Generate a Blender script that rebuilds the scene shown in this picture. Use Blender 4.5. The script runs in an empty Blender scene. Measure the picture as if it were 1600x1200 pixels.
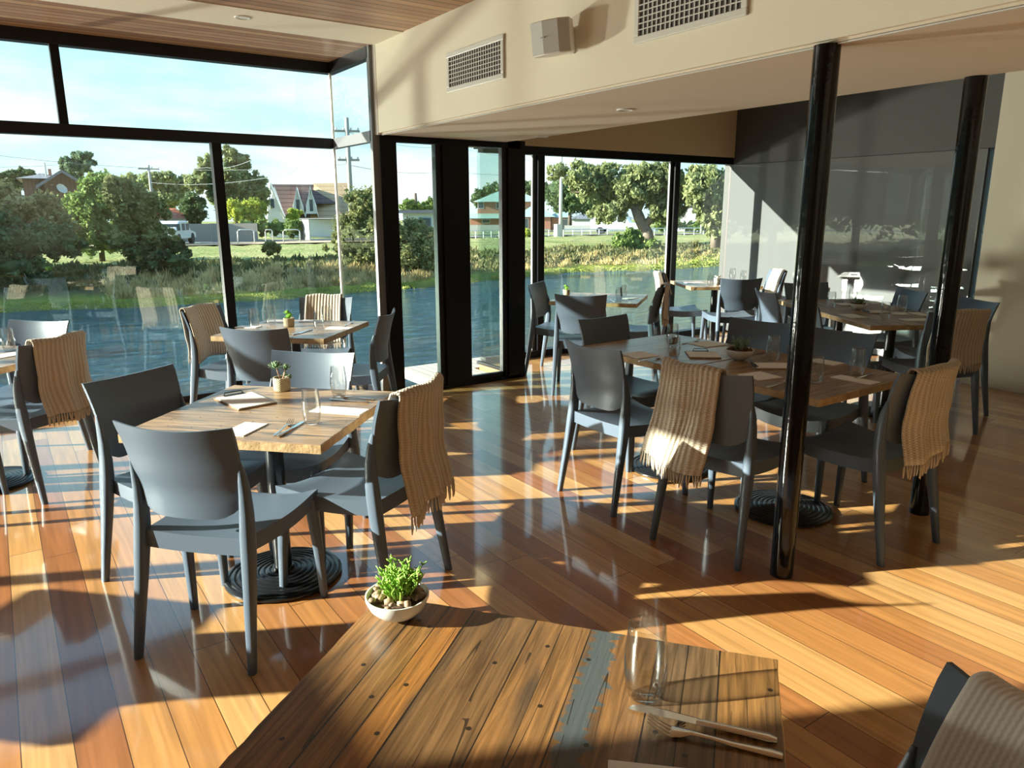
import bpy, bmesh, math, random
from mathutils import Vector, Matrix
random.seed(7)
R_ = math.radians
SC = bpy.context.scene
COL = SC.collection

# ---------------------------------------------------------------- camera
# world axes: x runs along the glazed front of the room, y runs out towards the pond, floor at z = 0
FPX, PITCH, ROLL, YAW, EYE = 1147.04, .230062, -.00358861, .60673288, 1.5
def _cam_axes():
    cp, sp = math.cos(PITCH), math.sin(PITCH)
    F = Vector((0, cp, -sp)); R0 = Vector((1, 0, 0)); U0 = Vector((0, sp, cp))
    Rr = R0*math.cos(ROLL) + U0*math.sin(ROLL); Up = -R0*math.sin(ROLL) + U0*math.cos(ROLL)
    c, s = math.cos(YAW), math.sin(YAW)
    M = Matrix(((c, s, 0), (-s, c, 0), (0, 0, 1)))
    return M @ Rr, M @ Up, M @ F
CR, CU, CF = _cam_axes()
cam_d = bpy.data.cameras.new('camera'); cam = bpy.data.objects.new('camera', cam_d); COL.objects.link(cam)
cam.matrix_world = Matrix.Translation((0, 0, EYE)) @ Matrix((CR, CU, -CF)).transposed().to_4x4()
cam_d.sensor_width = 36; cam_d.lens = FPX/1600*36; cam_d.clip_start = .03; cam_d.clip_end = 1000
SC.camera = cam
def ray(x, y): return CR*((x-800)/FPX) - CU*((y-600)/FPX) + CF
def at(x, y, z=0.0):                       # the point at height z seen at a photo pixel
    d = ray(x, y); t = (z-EYE)/d.z; return Vector((d.x*t, d.y*t, z))
def far(x, dist, z=None):                  # a point dist metres away in the direction of a photo column
    d = ray(x, 331); h = math.hypot(d.x, d.y)
    if z is None: z = gz(dist-shore(phi_of(x)))
    return Vector((d.x/h*dist, d.y/h*dist, z))
def zat(x, y, dist):
    d = ray(x, y); return EYE + d.z/math.hypot(d.x, d.y)*dist

# ---------------------------------------------------------------- light, sky, exposure
SUN_AZ, SUN_EL = R_(-25.5), R_(18.4)
sd = Vector((math.cos(SUN_AZ)*math.cos(SUN_EL), math.sin(SUN_AZ)*math.cos(SUN_EL), -math.sin(SUN_EL)))
sl = bpy.data.lights.new('sun', 'SUN'); sl.energy = 15; sl.angle = R_(.55); sl.color = (1.0, .92, .80)
sun = bpy.data.objects.new('sun', sl); COL.objects.link(sun)
sun.rotation_euler = sd.to_track_quat('-Z', 'Y').to_euler(); sun.location = (-20, 15, 12)
# added spot lamps stand in for low sun glittering off the pond
for gx, gy, ge in ((-5.2, 17.0, 5200), (-9.5, 14.5, 2000)):
    gl = bpy.data.lights.new('pond_glint_stand_in', 'SPOT'); gl.energy = ge; gl.spot_size = R_(42); gl.spot_blend = .5; gl.shadow_soft_size = .35; gl.color = (1.0, .92, .80)
    go = bpy.data.objects.new('pond_glint_stand_in', gl); COL.objects.link(go); go.location = (gx, gy, -1.0)
    go.rotation_euler = (Vector((2.6, 3.2, 2.0))-Vector((gx, gy, -1.0))).to_track_quat('-Z', 'Y').to_euler()
SC.view_settings.view_transform = 'Standard'; SC.view_settings.look = 'None'
SC.view_settings.exposure = 0.84; SC.view_settings.gamma = 1.0; SC.view_settings.use_curve_mapping = False

def world():
    w = bpy.data.worlds.new('sky'); SC.world = w; w.use_nodes = True
    nt = w.node_tree; nt.nodes.clear(); N = nt.nodes.new; L = nt.links.new
    tc = N('ShaderNodeTexCoord'); sp = N('ShaderNodeSeparateXYZ'); L(tc.outputs['Generated'], sp.inputs[0])
    rp = N('ShaderNodeValToRGB'); L(sp.outputs['Z'], rp.inputs[0])
    e = rp.color_ramp.elements
    e[0].position = 0.0; e[0].color = (.54, .66, .70, 1); e[1].position = .9; e[1].color = (.22, .42, .82, 1)
    a = rp.color_ramp.elements.new(.10); a.color = (.43, .62, .68, 1)
    a = rp.color_ramp.elements.new(.26); a.color = (.34, .60, .72, 1)
    a = rp.color_ramp.elements.new(.45); a.color = (.34, .60, .88, 1)
    mp = N('ShaderNodeMapping'); mp.inputs['Scale'].default_value = (2.2, 2.2, 8); L(tc.outputs['Generated'], mp.inputs[0])
    nz = N('ShaderNodeTexNoise'); nz.inputs['Scale'].default_value = 1.6; nz.inputs['Detail'].default_value = 7; nz.inputs['Roughness'].default_value = .55
    L(mp.outputs[0], nz.inputs[0])
    cr = N('ShaderNodeValToRGB'); L(nz.outputs[0], cr.inputs[0]); cr.color_ramp.elements[0].position = .47; cr.color_ramp.elements[1].position = .60
    # clouds lie low over the horizon
    lo = N('ShaderNodeMapRange'); L(sp.outputs['Z'], lo.inputs[0]); lo.inputs[1].default_value = .08; lo.inputs[2].default_value = .24
    lo.inputs[3].default_value = 1; lo.inputs[4].default_value = .12
    mu = N('ShaderNodeMath'); mu.operation = 'MULTIPLY'; L(cr.outputs[0], mu.inputs[0]); L(lo.outputs[0], mu.inputs[1])
    mx = N('ShaderNodeMix'); mx.data_type = 'RGBA'; L(mu.outputs[0], mx.inputs[0]); L(rp.outputs[0], mx.inputs[6]); mx.inputs[7].default_value = (.68, .70, .72, 1)
    bg = N('ShaderNodeBackground'); bg.inputs[1].default_value = 1.22; L(mx.outputs[2], bg.inputs[0])
    o = N('ShaderNodeOutputWorld'); L(bg.outputs[0], o.inputs[0])
world()

# ---------------------------------------------------------------- materials
def new_mat(name):
    m = bpy.data.materials.new(name); m.use_nodes = True
    nt = m.node_tree; b = nt.nodes['Principled BSDF']
    return m, nt, b
def rgba(c): return (c[0], c[1], c[2], 1)
def mat(name, col, rough=.5, metal=0, spec=.5, coat=0, coat_r=.05, bump=0, bscale=60, var=0, vscale=4, sheen=0):
    m, nt, b = new_mat(name)
    b.inputs['Base Color'].default_value = rgba(col); b.inputs['Roughness'].default_value = rough
    b.inputs['Metallic'].default_value = metal; b.inputs['Specular IOR Level'].default_value = spec
    b.inputs['Coat Weight'].default_value = coat; b.inputs['Coat Roughness'].default_value = coat_r
    if sheen: b.inputs['Sheen Weight'].default_value = sheen
    N = nt.nodes.new; L = nt.links.new
    if var or bump: tc = N('ShaderNodeTexCoord')
    if var:
        nz = N('ShaderNodeTexNoise'); nz.inputs['Scale'].default_value = vscale; nz.inputs['Detail'].default_value = 4; L(tc.outputs['Object'], nz.inputs[0])
        mr = N('ShaderNodeMapRange'); L(nz.outputs[0], mr.inputs[0]); mr.inputs[1].default_value = .3; mr.inputs[2].default_value = .7
        mr.inputs[3].default_value = 1-var; mr.inputs[4].default_value = 1+var
        hs = N('ShaderNodeHueSaturation'); hs.inputs['Color'].default_value = rgba(col); L(mr.outputs[0], hs.inputs['Value']); L(hs.outputs[0], b.inputs['Base Color'])
    if bump:
        nb = N('ShaderNodeTexNoise'); nb.inputs['Scale'].default_value = bscale; nb.inputs['Detail'].default_value = 5; L(tc.outputs['Object'], nb.inputs[0])
        bp = N('ShaderNodeBump'); bp.inputs['Strength'].default_value = bump; bp.inputs['Distance'].default_value = .01; L(nb.outputs[0], bp.inputs['Height']); L(bp.outputs[0], b.inputs['Normal'])
    return m
def mth(nt, op, a, b=None, c=None):
    n = nt.nodes.new('ShaderNodeMath'); n.operation = op
    for i, v in enumerate((a, b, c)):
        if v is None: continue
        if isinstance(v, (int, float)): n.inputs[i].default_value = v
        else: nt.links.new(v, n.inputs[i])
    return n.outputs[0]
def ramp(nt, fac, stops):
    r = nt.nodes.new('ShaderNodeValToRGB'); nt.links.new(fac, r.inputs[0]); el = r.color_ramp.elements
    el[0].position, el[0].color = stops[0][0], rgba(stops[0][1]); el[1].position, el[1].color = stops[-1][0], rgba(stops[-1][1])
    for p, c in stops[1:-1]:
        q = el.new(p); q.color = rgba(c)
    return r.outputs[0]
def mixc(nt, fac, a, b, mode='MIX'):
    n = nt.nodes.new('ShaderNodeMix'); n.data_type = 'RGBA'; n.blend_type = mode
    for i, v in ((0, fac), (6, a), (7, b)):
        if isinstance(v, (int, float)): n.inputs[i].default_value = v
        elif isinstance(v, tuple): n.inputs[i].default_value = rgba(v)
        else: nt.links.new(v, n.inputs[i])
    return n.outputs[2]

def floor_material():
    m, nt, b = new_mat('polished_boards'); N = nt.nodes.new; L = nt.links.new
    tc = N('ShaderNodeTexCoord'); sp = N('ShaderNodeSeparateXYZ'); L(tc.outputs['Object'], sp.inputs[0])
    W = .128
    xs = mth(nt, 'DIVIDE', sp.outputs['X'], W); idx = mth(nt, 'FLOOR', xs); fx = mth(nt, 'FRACT', xs)
    w1 = N('ShaderNodeTexWhiteNoise'); w1.noise_dimensions = '1D'; L(idx, w1.inputs['W'])
    ys = mth(nt, 'ADD', mth(nt, 'DIVIDE', sp.outputs['Y'], 2.1), mth(nt, 'MULTIPLY', w1.outputs['Value'], 7.3))
    seg = mth(nt, 'FLOOR', ys); fy = mth(nt, 'FRACT', ys)
    cb = N('ShaderNodeCombineXYZ'); L(idx, cb.inputs[0]); L(seg, cb.inputs[1])
    w2 = N('ShaderNodeTexWhiteNoise'); w2.noise_dimensions = '2D'; L(cb.outputs[0], w2.inputs['Vector'])
    tone = ramp(nt, w2.outputs['Value'], [(0, (.34, .125, .042)), (.2, (.42, .175, .056)), (.45, (.49, .225, .070)), (.7, (.56, .285, .098)), (1, (.64, .36, .145))])
    mp = N('ShaderNodeMapping'); mp.inputs['Scale'].default_value = (38, 1.6, 1); L(tc.outputs['Object'], mp.inputs[0])
    ad = N('ShaderNodeVectorMath'); ad.operation = 'ADD'; L(mp.outputs[0], ad.inputs[0]); L(w2.outputs['Color'], ad.inputs[1])
    g = N('ShaderNodeTexNoise'); g.inputs['Scale'].default_value = 1.0; g.inputs['Detail'].default_value = 6; g.inputs['Distortion'].default_value = .5; L(ad.outputs[0], g.inputs[0])
    gr = N('ShaderNodeMapRange'); L(g.outputs[0], gr.inputs[0]); gr.inputs[1].default_value = .3; gr.inputs[2].default_value = .7; gr.inputs[3].default_value = .74; gr.inputs[4].default_value = 1.2
    hs = N('ShaderNodeHueSaturation'); L(tone, hs.inputs['Color']); L(gr.outputs[0], hs.inputs['Value'])
    e1 = mth(nt, 'LESS_THAN', mth(nt, 'ABSOLUTE', mth(nt, 'SUBTRACT', fx, .5)), .489)
    e2 = mth(nt, 'LESS_THAN', mth(nt, 'ABSOLUTE', mth(nt, 'SUBTRACT', fy, .5)), .4992)
    ee = mth(nt, 'MULTIPLY', e1, e2)
    L(mixc(nt, ee, (.06, .02, .008), hs.outputs[0]), b.inputs['Base Color'])
    b.inputs['Roughness'].default_value = .32; b.inputs['Specular IOR Level'].default_value = .5
    b.inputs['Coat Weight'].default_value = 1; b.inputs['Coat Roughness'].default_value = .07; b.inputs['Coat IOR'].default_value = 1.5
    wv = N('ShaderNodeTexNoise'); wv.inputs['Scale'].default_value = 9; L(tc.outputs['Object'], wv.inputs[0])
    bp = N('ShaderNodeBump'); bp.inputs['Strength'].default_value = .12; bp.inputs['Distance'].default_value = .004; L(mth(nt, 'ADD', mth(nt, 'MULTIPLY', wv.outputs[0], .5), ee), bp.inputs['Height'])
    L(bp.outputs[0], b.inputs['Coat Normal'])
    return m

def reclaimed(name, tones, seed, stain=False, along='X', gloss=.35, width=.078):
    """reclaimed boards; board edges run along the object's own axis"""
    m, nt, b = new_mat(name); N = nt.nodes.new; L = nt.links.new
    tc = N('ShaderNodeTexCoord'); sp = N('ShaderNodeSeparateXYZ'); L(tc.outputs['Object'], sp.inputs[0])
    A, B = ('X', 'Y') if along == 'Y' else ('Y', 'X')            # A across, B along
    oi = N('ShaderNodeObjectInfo')
    sd_ = mth(nt, 'ADD', mth(nt, 'MULTIPLY', oi.outputs['Random'], 40), seed)
    xs = mth(nt, 'ADD', mth(nt, 'ADD', mth(nt, 'DIVIDE', sp.outputs[A], width), mth(nt, 'MULTIPLY', mth(nt, 'SINE', mth(nt, 'MULTIPLY', sp.outputs[A], 27)), .32)), 50.0)
    wob = N('ShaderNodeTexNoise'); wob.inputs['Scale'].default_value = 3; L(tc.outputs['Object'], wob.inputs[0])
    idx = mth(nt, 'FLOOR', xs); fx = mth(nt, 'FRACT', xs)
    w1 = N('ShaderNodeTexWhiteNoise'); w1.noise_dimensions = '1D'; L(mth(nt, 'ADD', idx, sd_), w1.inputs['W'])
    tone = ramp(nt, w1.outputs['Value'], tones)
    cb = N('ShaderNodeCombineXYZ')
    L(mth(nt, 'MULTIPLY', sp.outputs[A], 95), cb.inputs[0]); L(mth(nt, 'MULTIPLY', sp.outputs[B], 5), cb.inputs[1]); L(mth(nt, 'ADD', mth(nt, 'MULTIPLY', idx, 3.1), sd_), cb.inputs[2])
    g = N('ShaderNodeTexNoise'); g.inputs['Scale'].default_value = 1; g.inputs['Detail'].default_value = 8; g.inputs['Distortion'].default_value = .8; L(cb.outputs[0], g.inputs[0])
    gr = N('ShaderNodeMapRange'); L(g.outputs[0], gr.inputs[0]); gr.inputs[1].default_value = .28; gr.inputs[2].default_value = .72; gr.inputs[3].default_value = .40; gr.inputs[4].default_value = 1.4
    hs = N('ShaderNodeHueSaturation'); L(tone, hs.inputs['Color']); L(gr.outputs[0], hs.inputs['Value'])
    # weathered grey-black streaks
    cb2 = N('ShaderNodeCombineXYZ')
    L(mth(nt, 'MULTIPLY', sp.outputs[A], 22), cb2.inputs[0]); L(mth(nt, 'MULTIPLY', sp.outputs[B], 3.2), cb2.inputs[1]); L(mth(nt, 'ADD', mth(nt, 'MULTIPLY', idx, 1.7), sd_), cb2.inputs[2])
    s = N('ShaderNodeTexNoise'); s.inputs['Scale'].default_value = 1; s.inputs['Detail'].default_value = 5; L(cb2.outputs[0], s.inputs[0])
    sm = N('ShaderNodeMapRange'); L(s.outputs[0], sm.inputs[0]); sm.inputs[1].default_value = .50; sm.inputs[2].default_value = .72; sm.inputs[3].default_value = 0; sm.inputs[4].default_value = .85
    c = mixc(nt, sm.outputs[0], hs.outputs[0], (.045, .034, .026))
    if stain:                                                    # worn slate-blue paint along one board
        d = mth(nt, 'ABSOLUTE', mth(nt, 'SUBTRACT', sp.outputs[A], stain))
        m2 = N('ShaderNodeMapping'); m2.inputs['Scale'].default_value = (14, 75, 1); L(tc.outputs['Object'], m2.inputs[0]); n2 = N('ShaderNodeTexNoise'); n2.inputs['Scale'].default_value = 1; n2.inputs['Detail'].default_value = 5; L(m2.outputs[0], n2.inputs[0])
        f = N('ShaderNodeMapRange'); L(mth(nt, 'ADD', mth(nt, 'MULTIPLY', d, 16), mth(nt, 'MULTIPLY', n2.outputs[0], 1.1)), f.inputs[0])
        f.inputs[1].default_value = .86; f.inputs[2].default_value = .98; f.inputs[3].default_value = .9; f.inputs[4].default_value = 0
        c = mixc(nt, f.outputs[0], c, (.055, .080, .090))
    # checks and splits along the grain
    cb3 = N('ShaderNodeCombineXYZ')
    L(mth(nt, 'MULTIPLY', sp.outputs[A], 34), cb3.inputs[0]); L(mth(nt, 'MULTIPLY', sp.outputs[B], .8), cb3.inputs[1]); L(mth(nt, 'MULTIPLY_ADD', idx, 5.3, sd_), cb3.inputs[2])
    ck = N('ShaderNodeTexNoise'); ck.inputs['Scale'].default_value = 1; ck.inputs['Detail'].default_value = 0; L(cb3.outputs[0], ck.inputs[0])
    mk = N('ShaderNodeTexNoise'); mk.inputs['Scale'].default_value = 5; L(tc.outputs['Object'], mk.inputs[0])
    crk = mth(nt, 'MULTIPLY', mth(nt, 'LESS_THAN', mth(nt, 'ABSOLUTE', mth(nt, 'SUBTRACT', ck.outputs[0], .5)), .0065), mth(nt, 'GREATER_THAN', mk.outputs[0], .50))
    c = mixc(nt, mth(nt, 'MULTIPLY', crk, .85), c, (.012, .008, .006))
    # nail holes
    vo = N('ShaderNodeTexVoronoi'); vo.voronoi_dimensions = '2D'; vo.inputs['Scale'].default_value = 8; L(tc.outputs['Object'], vo.inputs[0])
    hole = mth(nt, 'LESS_THAN', vo.outputs['Distance'], .036)
    c = mixc(nt, mth(nt, 'MULTIPLY', hole, .93), c, (.008, .006, .005))
    e1 = mth(nt, 'GREATER_THAN', mth(nt, 'ABSOLUTE', mth(nt, 'SUBTRACT', fx, .5)), mth(nt, 'SUBTRACT', .499, mth(nt, 'MULTIPLY', mth(nt, 'POWER', wob.outputs[0], 2), .07)))
    c = mixc(nt, e1, c, (.012, .008, .006))
    L(c, b.inputs['Base Color'])
    b.inputs['Roughness'].default_value = gloss; b.inputs['Coat Weight'].default_value = .25; b.inputs['Coat Roughness'].default_value = .22
    bp = N('ShaderNodeBump'); bp.inputs['Strength'].default_value = .35; bp.inputs['Distance'].default_value = .004
    L(mth(nt, 'SUBTRACT', mth(nt, 'MULTIPLY', g.outputs[0], .5), mth(nt, 'MULTIPLY', e1, 1.0)), bp.inputs['Height']); L(bp.outputs[0], b.inputs['Normal'])
    return m

def glass_material(name, tint=(.93, .97, .95), ior=1.5, rough=0, boost=1.0, edge=None, power=5.0):
    m, nt, b = new_mat(name); nt.nodes.remove(b); N = nt.nodes.new; L = nt.links.new
    t = N('ShaderNodeBsdfTransparent'); t.inputs[0].default_value = rgba(tint)
    g = N('ShaderNodeBsdfGlossy'); g.inputs['Roughness'].default_value = rough
    f0 = ((ior-1)/(ior+1))**2*boost
    f = N('ShaderNodeLayerWeight'); f.inputs['Blend'].default_value = .5
    if edge: L(mixc(nt, mth(nt, 'POWER', f.outputs['Facing'], 2.5), tint, edge), t.inputs[0])
    fr = mth(nt, 'MULTIPLY_ADD', mth(nt, 'POWER', f.outputs['Facing'], power), 1-f0, f0)
    mx = N('ShaderNodeMixShader'); L(fr, mx.inputs[0]); L(t.outputs[0], mx.inputs[1]); L(g.outputs[0], mx.inputs[2])
    L(mx.outputs[0], nt.nodes['Material Output'].inputs[0])
    return m

def timber_slats():
    m, nt, b = new_mat('timber_lining'); N = nt.nodes.new; L = nt.links.new
    tc = N('ShaderNodeTexCoord'); sp = N('ShaderNodeSeparateXYZ'); L(tc.outputs['Object'], sp.inputs[0])
    ys = mth(nt, 'DIVIDE', sp.outputs['Y'], .085); idx = mth(nt, 'FLOOR', ys); fy = mth(nt, 'FRACT', ys)
    w1 = N('ShaderNodeTexWhiteNoise'); w1.noise_dimensions = '1D'; L(idx, w1.inputs['W'])
    tone = ramp(nt, w1.outputs['Value'], [(0, (.36, .19, .10)), (.5, (.47, .27, .15)), (1, (.58, .36, .20))])
    mp = N('ShaderNodeMapping'); mp.inputs['Scale'].default_value = (1.5, 50, 1); L(tc.outputs['Object'], mp.inputs[0])
    g = N('ShaderNodeTexNoise'); g.inputs['Scale'].default_value = 1; g.inputs['Detail'].default_value = 5; L(mp.outputs[0], g.inputs[0])
    gr = N('ShaderNodeMapRange'); L(g.outputs[0], gr.inputs[0]); gr.inputs[3].default_value = .8; gr.inputs[4].default_value = 1.2
    hs = N('ShaderNodeHueSaturation'); L(tone, hs.inputs['Color']); L(gr.outputs[0], hs.inputs['Value'])
    e = mth(nt, 'LESS_THAN', fy, .11)
    L(mixc(nt, e, hs.outputs[0], (.05, .025, .015)), b.inputs['Base Color'])
    b.inputs['Roughness'].default_value = .38
    bp = N('ShaderNodeBump'); bp.inputs['Strength'].default_value = .5; bp.inputs['Distance'].default_value = .005; L(mth(nt, 'SUBTRACT', 1.0, e), bp.inputs['Height']); L(bp.outputs[0], b.inputs['Normal'])
    return m

def knit(name='beige_knit', pitch=.024, lo=(.44, .35, .265), hi=(.66, .56, .45), bs=.8):
    m, nt, b = new_mat(name); N = nt.nodes.new; L = nt.links.new
    tc = N('ShaderNodeTexCoord'); sp = N('ShaderNodeSeparateXYZ'); L(tc.outputs['UV'], sp.inputs[0])
    rib = mth(nt, 'SINE', mth(nt, 'MULTIPLY', sp.outputs['X'], 6.2832/pitch))
    cell = mth(nt, 'SINE', mth(nt, 'ADD', mth(nt, 'MULTIPLY', sp.outputs['Y'], 6.2832/.011), mth(nt, 'MULTIPLY', mth(nt, 'SIGN', rib), 1.5)))
    h = mth(nt, 'ADD', rib, mth(nt, 'MULTIPLY', cell, .45))
    L(mixc(nt, mth(nt, 'MULTIPLY_ADD', h, .35, .5), lo, hi), b.inputs['Base Color'])
    b.inputs['Roughness'].default_value = .95; b.inputs['Sheen Weight'].default_value = .25; b.inputs['Specular IOR Level'].default_value = .1
    bp = N('ShaderNodeBump'); bp.inputs['Strength'].default_value = bs; bp.inputs['Distance'].default_value = .003; L(h, bp.inputs['Height']); L(bp.outputs[0], b.inputs['Normal'])
    return m

def weave():
    m, nt, b = new_mat('woven_pot'); N = nt.nodes.new; L = nt.links.new
    tc = N('ShaderNodeTexCoord'); sp = N('ShaderNodeSeparateXYZ'); L(tc.outputs['Object'], sp.inputs[0])
    an = mth(nt, 'ARCTAN2', sp.outputs['Y'], sp.outputs['X'])
    h = mth(nt, 'MULTIPLY', mth(nt, 'SINE', mth(nt, 'MULTIPLY', an, 26)), mth(nt, 'SINE', mth(nt, 'MULTIPLY', sp.outputs['Z'], 700)))
    L(mixc(nt, mth(nt, 'MULTIPLY_ADD', h, .5, .5), (.42, .34, .20), (.74, .66, .48)), b.inputs['Base Color']); b.inputs['Roughness'].default_value = .85
    bp = N('ShaderNodeBump'); bp.inputs['Strength'].default_value = .8; bp.inputs['Distance'].default_value = .003; L(h, bp.inputs['Height']); L(bp.outputs[0], b.inputs['Normal'])
    return m

def foliage(name, a, b_, c=None, scale=1.3):
    a, b_, c = [tuple(min(.8, v*1.35) for v in q) for q in (a, b_, c or b_)]
    m, nt, b = new_mat(name); N = nt.nodes.new; L = nt.links.new
    tc = N('ShaderNodeTexCoord'); nz = N('ShaderNodeTexNoise'); nz.inputs['Scale'].default_value = scale; nz.inputs['Detail'].default_value = 5; nz.inputs['Roughness'].default_value = .7; L(tc.outputs['Object'], nz.inputs[0])
    L(ramp(nt, nz.outputs[0], [(.34, a), (.5, b_), (.66, c or b_)]), b.inputs['Base Color'])
    b.inputs['Roughness'].default_value = .6; b.inputs['Specular IOR Level'].default_value = .25
    b.inputs['Subsurface Weight'].default_value = 0
    t = N('ShaderNodeBsdfTranslucent'); L(ramp(nt, nz.outputs[0], [(.34, a), (.66, b_)]), t.inputs[0])
    mx = N('ShaderNodeMixShader'); mx.inputs[0].default_value = .4; L(b.outputs[0], mx.inputs[1]); L(t.outputs[0], mx.inputs[2]); L(mx.outputs[0], nt.nodes['Material Output'].inputs[0])
    return m

def water():
    m, nt, b = new_mat('pond_water'); N = nt.nodes.new; L = nt.links.new
    b.inputs['Base Color'].default_value = (.034, .085, .125, 1); b.inputs['Roughness'].default_value = .06; b.inputs['IOR'].default_value = 1.33; b.inputs['Specular IOR Level'].default_value = .7
    tc = N('ShaderNodeTexCoord'); mp = N('ShaderNodeMapping'); mp.inputs['Scale'].default_value = (1.0, 2.2, 1); mp.inputs['Rotation'].default_value = (0, 0, R_(35)); L(tc.outputs['Object'], mp.inputs[0])
    n1 = N('ShaderNodeTexNoise'); n1.inputs['Scale'].default_value = 1.5; n1.inputs['Detail'].default_value = 6; n1.inputs['Roughness'].default_value = .65; n1.inputs['Distortion'].default_value = .8; L(mp.outputs[0], n1.inputs[0])
    bp = N('ShaderNodeBump'); bp.inputs['Strength'].default_value = 1; bp.inputs['Distance'].default_value = .45; L(n1.outputs[0], bp.inputs['Height']); L(bp.outputs[0], b.inputs['Normal'])
    return m

def ground_mat():
    m, nt, b = new_mat('grassy_ground'); N = nt.nodes.new; L = nt.links.new
    tc = N('ShaderNodeTexCoord'); n1 = N('ShaderNodeTexNoise'); n1.inputs['Scale'].default_value = .35; n1.inputs['Detail'].default_value = 8; n1.inputs['Roughness'].default_value = .7; L(tc.outputs['Object'], n1.inputs[0])
    g = ramp(nt, n1.outputs[0], [(.3, (.15, .18, .06)), (.45, (.24, .26, .09)), (.58, (.32, .30, .13)), (.72, (.40, .31, .18))])
    at_ = N('ShaderNodeAttribute'); at_.attribute_name = 'shore'           # metres from the waterline: sand and mud near it
    sh = ramp(nt, mth(nt, 'DIVIDE', at_.outputs['Fac'], 60.0), [(0, (.13, .13, .035)), (.02, (.22, .23, .04)), (.05, (.12, .10, .05)), (.1, (.15, .13, .06)), (.16, (.2, .2, .07))])
    f = N('ShaderNodeMapRange'); L(at_.outputs['Fac'], f.inputs[0]); f.inputs[1].default_value = 4; f.inputs[2].default_value = 9
    L(mixc(nt, f.outputs[0], sh, g), b.inputs['Base Color']); b.inputs['Roughness'].default_value = .95; b.inputs['Specular IOR Level'].default_value = .1
    n2 = N('ShaderNodeTexNoise'); n2.inputs['Scale'].default_value = 6; n2.inputs['Detail'].default_value = 6; L(tc.outputs['Object'], n2.inputs[0])
    bp = N('ShaderNodeBump'); bp.inputs['Strength'].default_value = .8; bp.inputs['Distance'].default_value = .15; L(n2.outputs[0], bp.inputs['Height']); L(bp.outputs[0], b.inputs['Normal'])
    return m

def banded(name, a, b_, pitch, axis='Z', rough=.8, thick=.12):
    """courses / ribs that repeat along one of the object's axes"""
    m, nt, b = new_mat(name); N = nt.nodes.new; L = nt.links.new
    tc = N('ShaderNodeTexCoord'); sp = N('ShaderNodeSeparateXYZ'); L(tc.outputs['Object'], sp.inputs[0])
    e = mth(nt, 'LESS_THAN', mth(nt, 'FRACT', mth(nt, 'DIVIDE', sp.outputs[axis], pitch)), thick)
    L(mixc(nt, e, a, b_), b.inputs['Base Color']); b.inputs['Roughness'].default_value = rough
    return m
def brick():
    m, nt, b = new_mat('red_brick'); N = nt.nodes.new; L = nt.links.new
    tc = N('ShaderNodeTexCoord'); t = N('ShaderNodeTexBrick'); L(tc.outputs['Object'], t.inputs[0]); t.inputs['Scale'].default_value = 4
    t.inputs['Color1'].default_value = (.55, .15, .07, 1); t.inputs['Color2'].default_value = (.46, .12, .06, 1); t.inputs['Mortar'].default_value = (.36, .16, .11, 1); t.inputs['Mortar Size'].default_value = .008
    L(t.outputs[0], b.inputs['Base Color']); b.inputs['Roughness'].default_value = .9
    return m

M = {}
M['floor'] = floor_material()
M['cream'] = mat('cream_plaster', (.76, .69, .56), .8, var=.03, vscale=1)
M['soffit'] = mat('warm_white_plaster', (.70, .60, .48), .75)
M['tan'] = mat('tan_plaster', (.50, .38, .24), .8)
M['slats'] = timber_slats()
M['black'] = mat('black_frame', (.004, .004, .006), .38, spec=.22)
M['frame'] = mat('charcoal_aluminium', (.008, .007, .010), .38, spec=.3)
M['alum'] = mat('grey_aluminium', (.16, .16, .17), .4, metal=.3)
M['post'] = mat('gloss_black_paint', (.004, .004, .005), .10, spec=.4, bump=.12, bscale=22)
M['pane'] = glass_material('window_glass', (.90, .96, .94), 1.62, boost=1.25)
M['tumbler'] = glass_material('clear_glass', (.975, .98, .98), 1.6, boost=1.6, edge=(.85, .87, .88), power=2.8, rough=.015)
M['darkwall'] = mat('charcoal_wall', (.055, .053, .050), .6)
def screen():
    m, nt, b = new_mat('glazed_grey_blind'); b.inputs['Base Color'].default_value = (.145, .15, .155, 1); b.inputs['Roughness'].default_value = .7
    b.inputs['Specular IOR Level'].default_value = .1
    b.inputs['Coat Weight'].default_value = 1; b.inputs['Coat Roughness'].default_value = .012; b.inputs['Coat IOR'].default_value = 2.0
    return m
M['screen'] = screen()
M['chair'] = mat('slate_grey_resin', (.088, .116, .160), .42, spec=.45)
M['iron'] = mat('black_cast_iron', (.010, .011, .013), .28, spec=.6)
tones = [(0, (.30, .165, .075)), (.3, (.42, .25, .12)), (.55, (.33, .20, .105)), (.8, (.50, .31, .16)), (1, (.38, .22, .11))]
M['top'] = reclaimed('reclaimed_boards', tones, 3, along='X')
M['top_near'] = reclaimed('reclaimed_boards_weathered', [(0, (.14, .075, .034)), (.3, (.25, .120, .038)), (.5, (.11, .070, .040)), (.75, (.32, .130, .030)), (1, (.20, .105, .042))], 11.3, stain=.085, along='Y', width=.079)
M['edge'] = mat('raw_board_edge', (.42, .27, .13), .6, var=.25, vscale=25, bump=.4, bscale=40)
M['knit'] = knit()
M['knit_fine'] = knit('fine_grey_beige_weave', .009, (.58, .52, .46), (.66, .60, .53), .18)
M['fringe'] = mat('beige_yarn', (.50, .41, .31), .95)
M['paper'] = mat('white_paper', (.80, .77, .74), .8)
M['board'] = mat('clip_board', (.30, .19, .11), .55)
M['clip'] = mat('dark_clip', (.03, .03, .03), .3, metal=.8)
M['steel'] = mat('polished_steel', (.80, .79, .77), .22, metal=1)
M['weave'] = weave()
M['ceramic'] = mat('white_ceramic', (.75, .74, .71), .3, coat=.3)
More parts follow.
